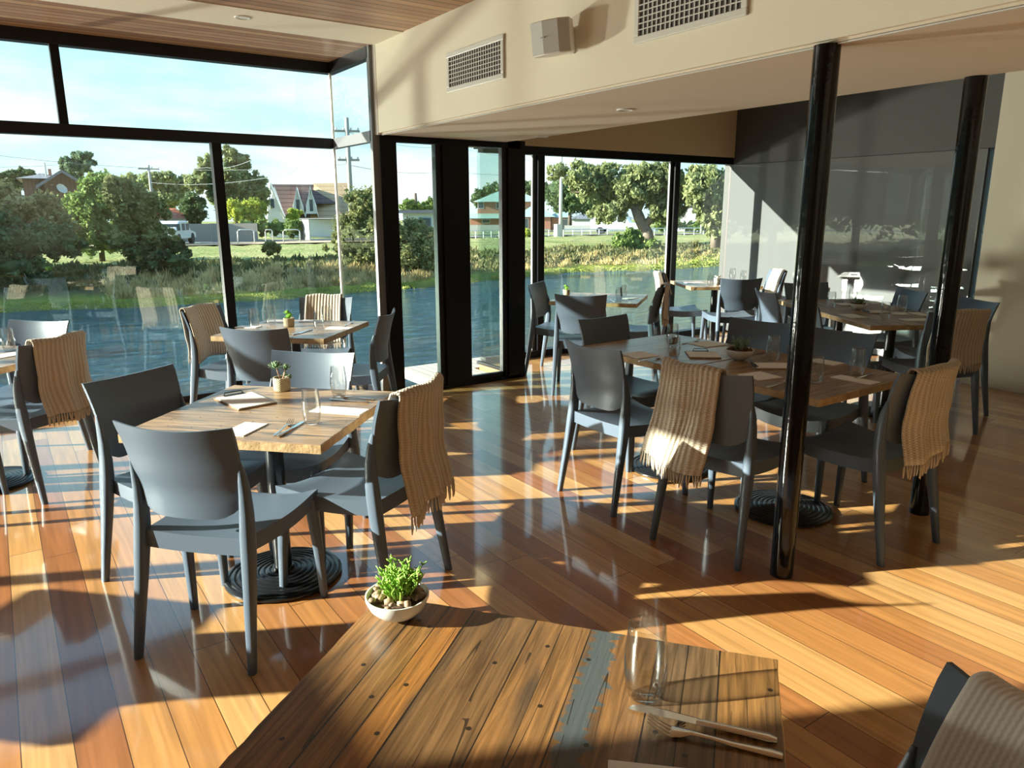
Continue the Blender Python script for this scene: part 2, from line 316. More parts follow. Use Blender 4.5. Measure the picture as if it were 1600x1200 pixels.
M['pebble'] = mat('brown_pebbles', (.30, .20, .13), .6, var=.5, vscale=30)
M['soil'] = mat('bark_mulch', (.10, .055, .035), .9, bump=.6, bscale=90)
M['succ'] = mat('grey_green_succulent', (.20, .30, .17), .55, var=.2, vscale=30)
M['stemb'] = mat('brown_stem', (.30, .15, .10), .7)
M['lime'] = mat('lime_succulent', (.26, .48, .06), .5, var=.25, vscale=40)
M['petal'] = mat('pale_petals', (.8, .74, .62), .6)
M['white'] = mat('white_enamel', (.72, .70, .66), .45)
M['offwhite'] = mat('offwhite_grille', (.62, .60, .56), .4)
M['grilleback'] = mat('dark_duct', (.07, .06, .055), .7)
M['spkgrille'] = mat('grey_speaker_cloth', (.50, .49, .47), .8)
M['text'] = mat('grey_print', (.30, .30, .30), .6)
M['lamp'] = mat('lamp_glass', (.85, .85, .82), .2)
M['deck'] = banded('deck_boards', (.42, .38, .33), (.10, .09, .08), .095, 'X', .8, .08)
M['water'] = water(); M['ground'] = ground_mat()
M['path'] = mat('gravel_path', (.42, .30, .19), .95, var=.15, vscale=1)
M['asphalt'] = mat('asphalt', (.16, .15, .15), .95)
M['galv'] = mat('galvanised_pipe', (.62, .62, .60), .5)
M['whitewall'] = mat('white_weatherboard', (.75, .73, .70), .8)
M['brick'] = brick()
M['greenroof'] = banded('grey_green_roof', (.27, .36, .32), (.22, .30, .27), .6, 'X', .7)
M['brownroof'] = banded('brown_tiled_roof', (.10, .055, .045), (.035, .018, .015), .42, 'Z', .8, .22)
M['tanroof'] = banded('tan_tiled_roof', (.42, .28, .15), (.30, .19, .10), .42, 'Z', .8, .2)
M['greyroof'] = banded('grey_sheet_roof', (.16, .16, .18), (.12, .12, .14), .5, 'X', .7)
M['redroof'] = banded('red_tiled_roof', (.42, .12, .06), (.28, .07, .04), .4, 'Z', .8)
M['darkboards'] = banded('dark_weatherboards', (.16, .10, .07), (.08, .05, .04), .25, 'X', .8)
M['winglass'] = mat('house_glass', (.05, .07, .09), .1)
M['bluetrim'] = mat('blue_trim', (.16, .30, .48), .6)
M['blockwall'] = mat('pale_green_grey_wall', (.52, .56, .52), .8)
M['cement'] = mat('pale_cement_sheet', (.38, .37, .35), .85)
M['paling'] = banded('grey_palings', (.32, .28, .24), (.18, .15, .13), .16, 'X', .9)
M['concrete'] = mat('pale_concrete', (.52, .50, .46), .85)
M['wood_pole'] = mat('weathered_pole', (.34, .32, .29), .85)
M['wire'] = mat('power_cable', (.20, .21, .22), .6)
M['bark'] = mat('gum_bark', (.22, .165, .13), .85, var=.3, vscale=3)
M['darkbark'] = mat('dark_bark', (.10, .075, .055), .9, var=.3, vscale=3)
M['carpaint'] = mat('white_car_paint', (.62, .64, .64), .3, coat=.6)
M['tyre'] = mat('tyre_rubber', (.02, .02, .02), .8)

# ---------------------------------------------------------------- mesh helpers
class MB:
    def __init__(s): s.v = []; s.f = []; s.mi = []; s.uv = None
    def add(s, vs, fs, mi=0):
        o = len(s.v); s.v += [tuple(p) for p in vs]; s.f += [tuple(i+o for i in f) for f in fs]; s.mi += [mi]*len(fs); return s
    def box(s, a, b, mi=0, rz=0, c=None):
        x0, y0, z0 = a; x1, y1, z1 = b
        vs = [Vector(p) for p in ((x0,y0,z0),(x1,y0,z0),(x1,y1,z0),(x0,y1,z0),(x0,y0,z1),(x1,y0,z1),(x1,y1,z1),(x0,y1,z1))]
        if rz:
            c = Vector(c) if c else Vector((0, 0, 0)); m = Matrix.Rotation(rz, 3, 'Z'); vs = [m @ (p-c)+c for p in vs]
        return s.add(vs, [(3,2,1,0),(4,5,6,7),(0,1,5,4),(1,2,6,5),(2,3,7,6),(3,0,4,7)], mi)
    def prism(s, pts, z0, z1, mi=0):
        n = len(pts); vs = [(p[0], p[1], z0) for p in pts]+[(p[0], p[1], z1) for p in pts]
        return s.add(vs, [tuple(range(n))[::-1], tuple(range(n, 2*n))]+[(i, (i+1) % n, n+(i+1) % n, n+i) for i in range(n)], mi)
    def lathe(s, prof, n=24, mi=0, c=(0, 0), cap0=True, cap1=True):
        o = []
        for r, z in prof:
            o += [(c[0]+r*math.cos(2*math.pi*k/n), c[1]+r*math.sin(2*math.pi*k/n), z) for k in range(n)]
        fs = []
        for i in range(len(prof)-1):
            for k in range(n):
                a, b = i*n+k, i*n+(k+1) % n; fs.append((a, b, b+n, a+n))
        if cap0: fs.append(tuple(range(n))[::-1])
        if cap1: fs.append(tuple(range((len(prof)-1)*n, len(prof)*n)))
        return s.add(o, fs, mi)
    def tube(s, path, rad, n=8, mi=0, flat=None, up=(0, 0, 1), caps=True):
        path = [Vector(p) for p in path]; m = len(path)
        if not isinstance(rad, (list, tuple)): rad = [rad]*m
        vs = []
        for i, p in enumerate(path):
            d = (path[min(i+1, m-1)]-path[max(i-1, 0)]).normalized(); u = Vector(up)
            if abs(d.dot(u)) > .95: u = Vector((1, 0, 0)) if abs(d.x) < .9 else Vector((0, 1, 0))
            a = d.cross(u).normalized(); b = a.cross(d).normalized(); r = rad[i]
            ra, rb = (r, r*flat) if flat else (r, r)
            vs += [p+a*ra*math.cos(2*math.pi*k/n)+b*rb*math.sin(2*math.pi*k/n) for k in range(n)]
        fs = [(i*n+k, i*n+(k+1) % n, (i+1)*n+(k+1) % n, (i+1)*n+k) for i in range(m-1) for k in range(n)]
        if caps: fs += [tuple(range(n))[::-1], tuple(range((m-1)*n, m*n))]
        return s.add(vs, fs, mi)
    def leg(s, path, n=12, mi=0):                # horizontal rounded-square sections: (x, y, z, rx, ry)
        vs = []
        for x, y, z, rx, ry in path:
            for k in range(n):
                t = 2*math.pi*(k+.5)/n; c, q = math.cos(t), math.sin(t)
                vs.append((x+rx*math.copysign(abs(c)**.6, c), y+ry*math.copysign(abs(q)**.6, q), z))
        m = len(path)
        fs = [(i*n+k, i*n+(k+1) % n, (i+1)*n+(k+1) % n, (i+1)*n+k) for i in range(m-1) for k in range(n)]
        fs += [tuple(range(n))[::-1], tuple(range((m-1)*n, m*n))]
        return s.add(vs, fs, mi)
    def slab(s, top, bot, nu, nv, mi=0):         # two (nu x nv) grids closed round the rim
        o = len(top); fs = []
        for i in range(nu-1):
            for j in range(nv-1):
                a = i*nv+j; fs.append((a, a+nv, a+nv+1, a+1)); fs.append((o+a, o+a+1, o+a+nv+1, o+a+nv))
        for i in range(nu-1):
            a = i*nv; fs.append((a, o+a, o+a+nv, a+nv)); a = i*nv+nv-1; fs.append((a, a+nv, o+a+nv, o+a))
        for j in range(nv-1):
            a = j; fs.append((a, a+1, o+a+1, o+a)); a = (nu-1)*nv+j; fs.append((a, o+a, o+a+1, a+1))
        return s.add(list(top)+list(bot), fs, mi)
    def build(s, name, m, parent=None, smooth=False, bevel=0, loc=None, rz=None, auto=None):
        me = bpy.data.meshes.new(name); me.from_pydata(s.v, [], s.f)
        for k in (m if isinstance(m, (list, tuple)) else [m]): me.materials.append(M[k])
        if any(s.mi): me.polygons.foreach_set('material_index', s.mi)
        bm = bmesh.new(); bm.from_mesh(me); bmesh.ops.recalc_face_normals(bm, faces=bm.faces); bm.to_mesh(me); bm.free()
        if smooth:
            me.polygons.foreach_set('use_smooth', [True]*len(me.polygons))
            if auto: me.set_sharp_from_angle(angle=R_(auto))
        me.update()
        ob = bpy.data.objects.new(name, me); COL.objects.link(ob)
        if parent: ob.parent = parent
        if loc is not None: ob.location = loc
        if rz is not None: ob.rotation_euler = (0, 0, rz)
        if bevel:
            b = ob.modifiers.new('bevel', 'BEVEL'); b.width = bevel; b.segments = 2; b.limit_method = 'ANGLE'
        return ob
def tag(o, label=None, cat=None, group=None, kind=None):
    if label: o['label'] = label
    if cat: o['category'] = cat
    if group: o['group'] = group
    if kind: o['kind'] = kind
    return o
def empty(name, loc=(0, 0, 0), rz=0, label=None, cat=None, group=None, kind=None):
    o = bpy.data.objects.new(name, None); COL.objects.link(o); o.location = loc; o.rotation_euler = (0, 0, rz); o.empty_display_size = .1
    return tag(o, label, cat, group, kind)
def copy_tree(o, parent=None):
    c = o.copy(); COL.objects.link(c); c.parent = parent
    for ch in [k for k in bpy.data.objects if k.parent == o]: copy_tree(ch, c)
    return c
def struct(o, label=None, cat=None):
    return tag(o, label, cat, kind='structure')

# ================================================================ THE ROOM
UL, VB = -3.3, 6.26              # end of the room on the left, plane of the big front windows
DV = 5.44                        # plane of the door
FV = 6.15                        # plane of the far windows
UD = 7.56                        # charcoal wall
ZC, ZS = 2.72, 2.08              # timber ceiling, soffit
UF, UL2 = 2.53, 3.70             # faces of the soffit box
UCW, VCW = 6.94, 2.95            # cream wall on the right
BACK = -2.2

fl = MB().prism([(UL-.1, BACK-.1), (UD+.1, BACK-.1), (UD+.1, FV+.08), (3.92, FV+.08), (3.92, DV+.08), (2.56, DV+.08), (2.56, VB+.08), (UL-.1, VB+.08)], -.18, 0)
struct(fl.build('floor', 'floor'), 'polished timber board floor in honey and red brown tones', 'floor')

c = MB(); c.box((UL-.1, 5.43, ZC), (UF, VB+.1, ZC+.12)); c.box((UL-.1, BACK-.1, ZC), (UF, 4.95, ZC+.12)); 
ce = empty('ceiling', (0, 0, 0), 0, 'timber lined ceiling with a cream strip across it', 'ceiling', kind='structure')
c.build('timber_lining', 'slats', ce)
MB().box((UL-.1, 4.95, ZC-.004), (UF, 5.43, ZC+.12)).build('cream_strip', 'cream', ce)
# soffit box (bulkhead) with its face towards the camera
bk = MB(); bk.box((UF, BACK-.1, ZS+.012), (UL2, DV+.06, 3.4))
bo = bk.build('trim_1', 'cream'); struct(bo, 'cream bulkhead running from the front glazing over the black posts', 'bulkhead')
MB().box((UF+.02, BACK-.1, ZS), (UL2, DV-.03, ZS+.014)).build('soffit_lining', 'soffit', bo)
MB().box((UF+.02, BACK-.1, ZS-.004), (UF+.034, DV-.03, ZS+.002)).build('shadow_bead', 'white', bo)
MB().box((UF-.004, DV-.02, ZS), (UF+.02, DV+.04, ZC+.02)).build('corner_bead', 'white', bo)
struct(MB().box((UL2+.005, BACK-.1, 3.25), (UD+.1, FV+.1, 3.35)).build('ceiling', 'soffit'), 'pale high ceiling over the far dining area', 'ceiling')
struct(MB().box((UF, DV+.06, ZC+.2), (UL2+.2, VB+.1, 3.4)).build('trim_2', 'cream'), 'roof edge over the glass door', 'trim')
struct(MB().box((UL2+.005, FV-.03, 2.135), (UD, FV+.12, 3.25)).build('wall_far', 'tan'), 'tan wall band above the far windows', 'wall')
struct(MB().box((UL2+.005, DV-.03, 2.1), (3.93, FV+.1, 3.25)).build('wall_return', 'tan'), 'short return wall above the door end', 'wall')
dw = MB(); dw.box((UD, 3.26, 2.055), (UD+.12, FV+.12, 3.25)); dw.box((UD, 3.26, -.02), (UD+.12, FV+.12, .02)); dw.box((UD+.02, 3.26, .02), (UD+.12, FV+.12, 2.055)); dw.box((UD, 2.85, 2.055), (UD+.12, 3.26, 3.25)); dw.box((UD, 2.85, 0), (UD+.12, 3.2, 2.055))
struct(dw.build('wall_right', 'darkwall'), 'charcoal wall at the far right', 'wall')
MBs = MB().box((UD-.006, 3.27, .015), (UD+.018, FV, 2.05))
struct(MBs.build('window_5', 'screen'), 'wide dark glazed panel backed by a grey blind, reflecting the pond trees', 'window')
struct(MB().box((UCW, BACK, 0), (UD, VCW, 3.25)).build('wall_cream', 'cream'), 'cream wall at the right edge of the room', 'wall')
struct(MB().box((UCW-.012, BACK, 0), (UCW, VCW+.012, .09)).build('baseboard_right', 'cream'), 'low cream skirting along the right wall', 'baseboard')
struct(MB().box((UL-.1, BACK-.12, 0), (UCW, BACK, 3.25)).build('wall_back', 'cream'), 'cream wall behind the diners', 'wall')
struct(MB().box((UL-.12, BACK, 0), (UL, 2.55, ZC)).box((UL-.12, 2.55, 0), (UL, 2.60, ZC)).box((UL-.12, 2.60, 0), (UL, 3.5, 2.045)).build('wall_left', 'cream'), 'cream wall at the left end', 'wall')

# ---- window 1: the big front glazing of the left bay
def window(n, label): return empty('window_%d' % n, (0, 0, 0), 0, label, 'window', kind='structure')
w1 = window(1, 'big black framed window wall on the left looking over the pond')
T = .05
MB().box((UL, VB, ZC-.085), (2.50, VB+.09, ZC)).build('head_frame', 'frame', w1)
MB().box((UL, VB, 2.035), (2.50, VB+.09, 2.115)).build('transom', 'frame', w1)
MB().box((UL, VB, 0), (2.50, VB+.09, .055)).build('sill', 'frame', w1)
for u in (-2.5, -.46, 1.54): MB().box((u-.036, VB+.004, .055), (u+.036, VB+.088, 2.035)).build('lower_mullion', 'black', w1)
for u in (-1.5, .525): MB().box((u-.028, VB+.004, 2.115), (u+.028, VB+.088, ZC-.085)).build('upper_mullion', 'black', w1)
for a, b in ((UL, -2.536), (-2.464, -.496), (-.424, 1.504), (1.576, 2.50)): MB().box((a, VB+.04, .055), (b, VB+.048, 2.035)).build('lower_pane', 'pane', w1)
for a, b in ((UL, -1.528), (-1.472, .497), (.553, 2.50)): MB().box((a, VB+.04, 2.115), (b, VB+.048, ZC-.085)).build('upper_pane', 'pane', w1)
# ---- window 2: frameless glass return from the bay corner back to the door
w2 = window(2, 'narrow glass return joining the bay window to the door frame')
MB().box((2.50, DV+.06, ZC-.085), (2.56, VB+.09, ZC)).build('head_frame', 'frame', w2)
MB().box((2.50, DV+.06, 2.035), (2.56, VB+.09, 2.115)).build('transom', 'alum', w2)
MB().box((2.50, DV+.06, 0), (2.56, VB+.09, .055)).build('sill', 'frame', w2)
MB().box((2.50, DV+.03, .0), (2.56, DV+.075, ZC)).build('jamb', 'alum', w2)
MB().box((2.524, DV+.075, .055), (2.534, VB+.07, 2.035)).build('lower_pane', 'pane', w2)
MB().box((2.524, DV+.075, 2.115), (2.534, VB+.07, ZC-.085)).build('upper_pane', 'pane', w2)
MB().box((2.512, VB+.036, .055), (2.528, VB+.056, 2.035)).build('corner_joint', 'white', w2)
MB().box((2.512, VB+.036, 2.115), (2.528, VB+.056, ZC-.085)).build('corner_joint', 'white', w2)
# ---- window 3: far glazing
w3 = window(3, 'row of far windows with thin black mullions facing the gum tree')
MB().box((3.93, FV-.02, 2.055), (UD, FV+.07, 2.135)).build('head_frame', 'black', w3)
MB().box((3.93, FV-.02, 0), (UD, FV+.07, .07)).build('sill', 'black', w3)
for u in (4.63, 6.60): MB().box((u-.035, FV-.01, .07), (u+.045, FV+.07, 2.055)).build('mullion', 'black', w3)
for u in (4.58, 6.55): MB().box((u-.03, FV+.03, .07), (u+.015, FV+.055, 2.055)).build('glazing_bead', 'alum', w3)
for a, b in ((3.93, 4.595), (4.675, 6.565), (6.645, UD)): MB().box((a, FV+.03, .07), (b, FV+.037, 2.055)).build('pane', 'pane', w3)
w6 = window(6, 'thin bright glass slot at the end of the charcoal wall')
MB().box((UD+.05, 3.2, 0), (UD+.056, 3.26, 2.055)).build('pane', 'pane', w6)
# ---- window 4: glazed left end of the room
w4 = window(4, 'glazed end wall at the left where the sun comes in')
MB().box((UL-.09, 3.5, ZC-.085), (UL, VB+.09, ZC)).build('head_frame', 'frame', w4)
MB().box((UL-.09, 3.5, 0), (UL, VB+.09, .055)).build('sill', 'frame', w4)
MB().box((UL-.09, 2.60, 2.045), (UL, 3.5, 2.085)).box((UL-.09, 2.60, ZC-.085), (UL, 3.5, ZC)).build('high_light_frame', 'frame', w4)
for v in (3.53, 5.05, VB+.05): MB().box((UL-.085, v-.036, .055), (UL-.005, v+.036, ZC-.085)).build('mullion', 'black', w4)
for a, b in ((3.566, 5.014), (5.086, VB+.014)): MB().box((UL-.05, a, .055), (UL-.042, b, ZC-.085)).build('pane', 'pane', w4)
MB().box((UL-.05, 2.60, 2.085), (UL-.042, 3.494, ZC-.085)).build('pane', 'pane', w4)
# ---- door 1: black framed glass door with a solid centre panel
d1 = empty('door_1', (0, 0, 0), 0, 'black framed glass door with a solid black panel between two glass lites', 'door', kind='structure')
def bx(name, u0, u1, z0, z1, m='black', dv0=0., dv1=.07, p=d1): return MB().box((u0, DV+dv0, z0), (u1, DV+dv1, z1)).build(name, m, p)
bx('door_frame', 2.565, 2.685, 0, 2.035); bx('head_frame', 2.565, 3.87, 2.035, 2.10); bx('threshold', 2.565, 3.87, 0, .03)
bx('glass_lite', 2.685, 3.04, .03, 2.035, 'pane', .035, .043)
bx('stile', 3.04, 3.095, .03, 2.035, 'frame', .02, .08); bx('centre_panel', 3.095, 3.345, .03, 2.035)
bx('bottom_rail', 3.345, 3.72, .03, .075, 'frame', .02, .06); bx('glass_lite', 3.345, 3.69, .075, 2.035, 'pane', .035, .043)
bx('stile', 3.69, 3.745, .03, 2.035, 'frame', .02, .07); bx('door_frame', 3.745, 3.87, 0, 2.10)
struct(MB().box((3.87, DV+.0, 0), (3.925, DV+.08, 2.1)).build('trim_3', 'black'), 'black corner post beside the door', 'trim')
w7 = window(7, 'side glass between the door and the far windows')
MB().box((3.89, DV+.08, .03), (3.897, FV+.03, 2.085)).build('pane', 'pane', w7)
MB().box((3.88, DV+.08, 0), (3.91, FV+.07, .03)).build('sill', 'black', w7)
MB().box((3.88, DV+.08, 2.085), (3.91, FV+.07, 2.13)).build('head_frame', 'black', w7)
# ---- black posts
for (x, y, lab) in ((2.56, 1.69, 'gloss black round post standing at the bulkhead edge, nearer of two'), (3.70, 1.69, 'gloss black round post beside the right hand chairs, farther of two')):
    p = MB().lathe([(.047, 0), (.047, ZS)], 28).build('support_post', 'post', smooth=True, auto=40, loc=(x, y, 0)); tag(p, lab, 'post')
# ---- vents
def vent(v0, v1, z0, z1, lab):
    t = empty('air_vent', (UF, (v0+v1)/2, (z0+z1)/2), 0, lab, 'vent', 'air vents on the bulkhead'); dv, dz = (v1-v0)/2, (z1-z0)/2; w = .03
    f = MB(); 
    for a, b in (((-.012, -dv-w, -dz-w), (0, dv+w, -dz)), ((-.012, -dv-w, dz), (0, dv+w, dz+w)), ((-.012, -dv-w, -dz), (0, -dv, dz)), ((-.012, dv, -dz), (0, dv+w, dz))): f.box(a, b)
    f.build('vent_frame', 'offwhite', t, bevel=.003)
    MB().box((-.002, -dv, -dz), (0, dv, dz)).build('duct_backing', 'grilleback', t)
    g = MB()
    n = 7
    for k in range(1, n): z = -dz+2*dz*k/n; g.box((-.011, -dv, z-.0022), (-.007, dv, z+.0022))
    g.build('horizontal_bars', 'offwhite', t)
    g = MB(); n = int(2*dv/.026)
    for k in range(1, n): y = -dv+2*dv*k/n; g.box((-.007, y-.0035, -dz), (-.003, y+.0035, dz))
    g.build('vertical_blades', 'spkgrille', t)
vent(3.735, 4.32, 2.275, 2.45, 'cream framed air vent grille nearer the glass door, left of the speaker')
vent(2.055, 2.62, 2.272, 2.45, 'cream framed air vent grille at the top edge, right of the speaker')
# ---- speaker
def speaker():
    t = empty('wall_speaker', (UF, 3.10, 2.335), 0, 'small white box loudspeaker tilted on a bracket between the two vents', 'speaker')
    b = MB(); W, Hh, D = .122, .078, .085
    prof = [(-W, 0), (-W*.72, -.045), (0, -.06), (W*.72, -.045), (W, 0), (W*.62, D), (-W*.62, D)]
    b.prism(prof, -Hh, Hh); ob = b.build('speaker_body', 'white', t, bevel=.008)
    g = MB(); pr = [(x*.97, y-.006) for x, y in prof[:5]]+[(x*.97, y+.004) for x, y in prof[:5][::-1]]; g.prism(pr, -Hh*.93, Hh*.93); gr = g.build('speaker_grille', 'spkgrille', t)
    lg = MB().box((-.012, -.0685, -.003), (.012, -.066, .003)).build('maker_mark', 'text', t)
    for o in (ob, gr, lg): o.location = (-.135, 0, 0); o.rotation_euler = (R_(8), 0, R_(-78))
    br = MB().box((-.012, -.02, -.06), (0, .02, .06)); br.tube([(-.006, 0, .045), (-.06, 0, .03)], .008); br.tube([(-.006, 0, -.045), (-.06, 0, -.03)], .008)
    br.build('wall_bracket', 'white', t)
speaker()
# ---- downlights
for (x, y, z, lab) in ((1.50, 5.16, ZC-.004, 'round recessed downlight in the cream ceiling strip'), (3.13, 3.34, ZS, 'round recessed downlight in the soffit near the first post'), (3.66, 4.85, ZS, 'round recessed downlight in the soffit near the door')):
    t = empty('downlight', (x, y, z), 0, lab, 'downlight', 'recessed downlights')
    MB().lathe([(.052, 0), (.052, -.005), (.040, -.007), (.036, 0)], 24, cap0=False, cap1=False).build('trim_ring', 'white', t, smooth=True)
    MB().lathe([(.036, -.001), (.036, -.003)], 20).build('lamp_face', 'lamp', t)
# ---- deck outside the door
dk = MB().prism([(3.25, DV+.09), (3.865, DV+.09), (3.865, FV+.1), (4.6, 6.3), (4.6, 6.7), (3.25, 6.7)], -.14, -.05)
struct(dk.build('deck', 'deck'), 'weathered timber deck outside the glass door', 'deck')

# ================================================================ CHAIRS
def yedge(z): return -.203+.012*math.sin(min(1, max(0, (z-.47)/.2))*math.pi)-.056*max(0, (z-.6)/.25)**1.8
def yback(x, z):
    s = x/.205; return yedge(z)-.042*(1-min(1, s*s))-.006
def hw(z):
    t = (z-.5)/.35; return .183+.018*math.sin(min(1, max(0, t))*1.6)+.012*max(0, t)**2
def make_chair():
    t = empty('dining_chair')
    ns, nt_ = 15, 12; A, B = [], []
    for i in range(ns):
        s = -1+2*i/(ns-1)
        z0 = .520+.045*max(0, (abs(s)-.5)/.5)**2.4; z1 = .85-.014*(1-s*s)
        for j in range(nt_):
            z = z0+(z1-z0)*j/(nt_-1); x = s*hw(z)
            th = .0065 if 0 < j < nt_-1 else .004
            A.append((x, yback(x, z)+th, z)); B.append((x, yback(x, z)-th, z))
    MB().slab(A, B, ns, nt_).build('backrest', 'chair', t, smooth=True, auto=50)
    A, B = [], []; ns, nt_ = 17, 14
    for i in range(ns):
        s = -1+2*i/(ns-1)
        for j in range(nt_):
            q = j/(nt_-1); y = -.222+.452*q; w = .186+.042*math.sin(q*1.45)
            z = .449-.020*(1-s*s)*math.sin(min(1, q*1.15)*math.pi)-.024*max(0, (q-.82)/.18)**2*(1-.85*s*s)+.006*s*s
            # dip of the side rail halfway along
            z += abs(s)**3*(.010*q**3-.014*math.sin(q*math.pi))
            sx = s*w
            A.append((sx, y, z)); k = abs(s)**6; e = max(0, (abs(q-.5)*2-.85)/.15)
            B.append((sx*(1-.02*k), y, z-.026-.036*max(k, min(1, e))))
    MB().slab(A, B, ns, nt_).build('seat', 'chair', t, smooth=True, auto=55)
    for s in (-1, 1):
        MB().leg([(s*.218, -.285, 0, .0130, .0145), (s*.212, -.262, .14, .016, .018), (s*.206, -.238, .28, .019, .022), (s*.202, -.220, .40, .0215, .026), (s*.199, -.211, .47, .0215, .0265), (s*.1985, -.205, .54, .019, .0245), (s*.1985, -.205, .61, .0155, .021), (s*.199, -.212, .67, .011, .016), (s*.200, -.222, .72, .004, .007)]).build('rear_leg', 'chair', t, smooth=True, auto=60)
    for s in (-1, 1):
        MB().leg([(s*.222, .236, 0, .0135, .0135), (s*.216, .226, .2, .0175, .018), (s*.208, .212, .38, .0225, .0235), (s*.204, .206, .43, .025, .025)]).build('front_leg', 'chair', t, smooth=True, auto=60)
    return t
chair0 = make_chair(); used = [False]
CH = {}
def chair(key, mx, my, face, label, group):
    """mx, my: middle of the top edge of the backrest; face: heading of the sitter in degrees"""
    if used[0]: o = copy_tree(chair0)
    else: o = chair0; used[0] = True
    f = R_(face); o.location = (mx+math.cos(f)*.262, my+math.sin(f)*.262, 0); o.rotation_euler = (0, 0, f-math.pi/2)
    tag(o, label, 'chair', group); CH[key] = o
    return o
G1 = 'chairs around the sunlit table in the middle left'
chair('C1', .39, 2.455, 43, 'slate grey chair in front of the sunlit left table, its back to us', G1)
chair('C2', .40, 3.375, -60, 'slate grey chair in shade at the left side of the sunlit left table', G1)
chair('C3', 1.195, 3.405, -135, 'grey chair behind the wicker succulent pot on the sunlit left table', G1)
chair('C4', 1.23, 2.45, 121, 'grey chair under the dark brown throw right of the sunlit left table', G1)
G2 = 'chairs around the table in the bay corner'
chair('C5', 1.15, 5.50, -48, 'grey chair by the bay mullion, a folded throw over its front', G2)
chair('C6', 1.185, 4.36, 46, 'grey chair with its bare back to us at the bay corner table', G2)
chair('C7', 2.11, 5.625, -127, 'grey chair in the bay corner wearing a cream throw', G2)
chair('C8', 2.12, 4.535, 141, 'grey chair seen edge on beside the black door frame', G2)
G0 = 'chairs around the table at the left edge'
chair('C9', .17, 5.465, -134, 'sunlit pale grey chair at the left edge by the window', G0)
chair('C10', .19, 4.58, 132, 'dark chair carrying the tan throw at the left edge', G0)
G3 = 'chairs around the small table past the door'
chair('C11', 4.17, 5.605, -58, 'grey chair standing just right of the glass door, against the far windows', G3)
chair('C12', 3.865, 4.585, 46, 'dark grey chair with its bare back to us at the small table past the door', G3)
chair('C14a', 4.93, 4.72, 126, 'dark chair hidden under a brown shaded throw, far middle', G3)
G4 = 'chairs around the long double table in the middle'
chair('C13', 3.13, 3.49, -88, 'dark grey chair at the far left end of the long middle table', G4)
chair('C24', 2.415, 2.77, 0, 'grey chair streaked with light at the left side of the long middle table', G4)
chair('C25', 2.425, 2.04, 10, 'grey chair with a long beige throw at the long middle table', G4)
chair('C26', 3.195, 1.50, 87, 'shaded grey chair with a brownish throw at the right end of the long middle table', G4)
chair('C27', 3.805, 2.795, -170, 'blue grey chair left of the near post, behind the bowl on the long middle table', G4)
chair('C28', 3.845, 2.305, -176, 'blue grey chair right of the near post, behind the long middle table', G4)
G5 = 'chairs around the far table beside the charcoal wall'
chair('C14b', 5.97, 5.76, -31, 'sunlit chair under a white throw in front of a far mullion', G5)
chair('C15', 6.11, 4.76, 59, 'round shaded chair back with white lit legs at the far table', G5)
chair('C16', 7.17, 5.11, 149, 'far chair with a bright white throw against the grey wall', G5)
G6 = 'chairs around the long table on the far right'
chair('C17', 5.30, 3.88, -31, 'grey chair with one bright vertical stripe at the far right table', G6)
chair('C18', 4.77, 3.15, -31, 'grey brown chair back showing just right of the near post', G6)
chair('C19', 6.20, 4.10, -121, 'pale greenish lit chair at the far end of the right table', G6)
chair('C20', 6.33, 3.18, 149, 'blue grey chair with a lit edge on the wall side of the right table', G6)
chair('C21', 5.195, 2.285, 59, 'dark chair under a dark brown throw behind the far post', G6)
chair('C23', 6.04, 2.53, 149, 'blue grey chair beside the cream wall, rightmost of the far chairs', G6)
chair('C30', .97, .24, 150, 'chair in the bottom right corner under a grey beige throw', 'chair at the nearest table')

# ================================================================ TABLES
def make_table(label, group, x, y, rz, zt=.725, topmat='top', size=.78, copy=None):
    if copy is not None:
        o = copy_tree(copy); o.location = (x, y, 0); o.rotation_euler = (0, 0, rz); return tag(o, label, 'table', group)
    t = empty('dining_table', (x, y, 0), rz, label, 'table', group); h = size/2
    tp = MB(); rr = random.Random(5); n = 24; P = []
    for k, (ax, ay, bx_, by) in enumerate(((-h, -h, h, -h), (h, -h, h, h), (h, h, -h, h), (-h, h, -h, -h))):
        for i in range(n):
            f = i/n; x_, y_ = ax+(bx_-ax)*f, ay+(by-ay)*f; j = rr.uniform(-.0016, .0010) if i else 0
            nx, ny = ((0, -1), (1, 0), (0, 1), (-1, 0))[k]; P.append((x_+nx*j, y_+ny*j))
    N_ = len(P)
    vs = [(p[0]*.996, p[1]*.996, zt) for p in P]+[(p[0], p[1], zt-.003) for p in P]+[(p[0], p[1], zt-.034) for p in P]
    fs = [tuple(range(N_))]+[(i, (i+1) % N_, N_+(i+1) % N_, N_+i) for i in range(N_)]+[(N_+i, N_+(i+1) % N_, 2*N_+(i+1) % N_, 2*N_+i) for i in range(N_)]+[tuple(range(2*N_, 3*N_))[::-1]]
    tp.add(vs, fs[:1+N_]); tp.f += []
    o0 = 0; tp2 = MB(); tp2.add(vs, fs[:1+N_], 0); tp2.add(vs, fs[1+N_:], 1)
    ob = tp2.build('tabletop', [topmat, 'edge'], t)
    MB().box((-.16, -.16, zt-.042), (.16, .16, zt-.034)).build('mounting_plate', 'iron', t)
    MB().lathe([(.036, .03), (.036, zt-.042)], 24).build('pedestal', 'iron', t, smooth=True, auto=40)
    prof = [(.232, 0), (.240, .006), (.240, .014)]
    r = .236
    for k in range(8):
        prof += [(r, .017+k*.0022), (r-.006, .0205+k*.0022), (r-.014, .0205+k*.0022), (r-.019, .0165+k*.0022)]; r -= .0235
    prof += [(.046, .036), (.044, .048), (.037, .05)]
    MB().lathe(prof, 48).build('round_base', 'iron', t, smooth=True, auto=35)
    return t
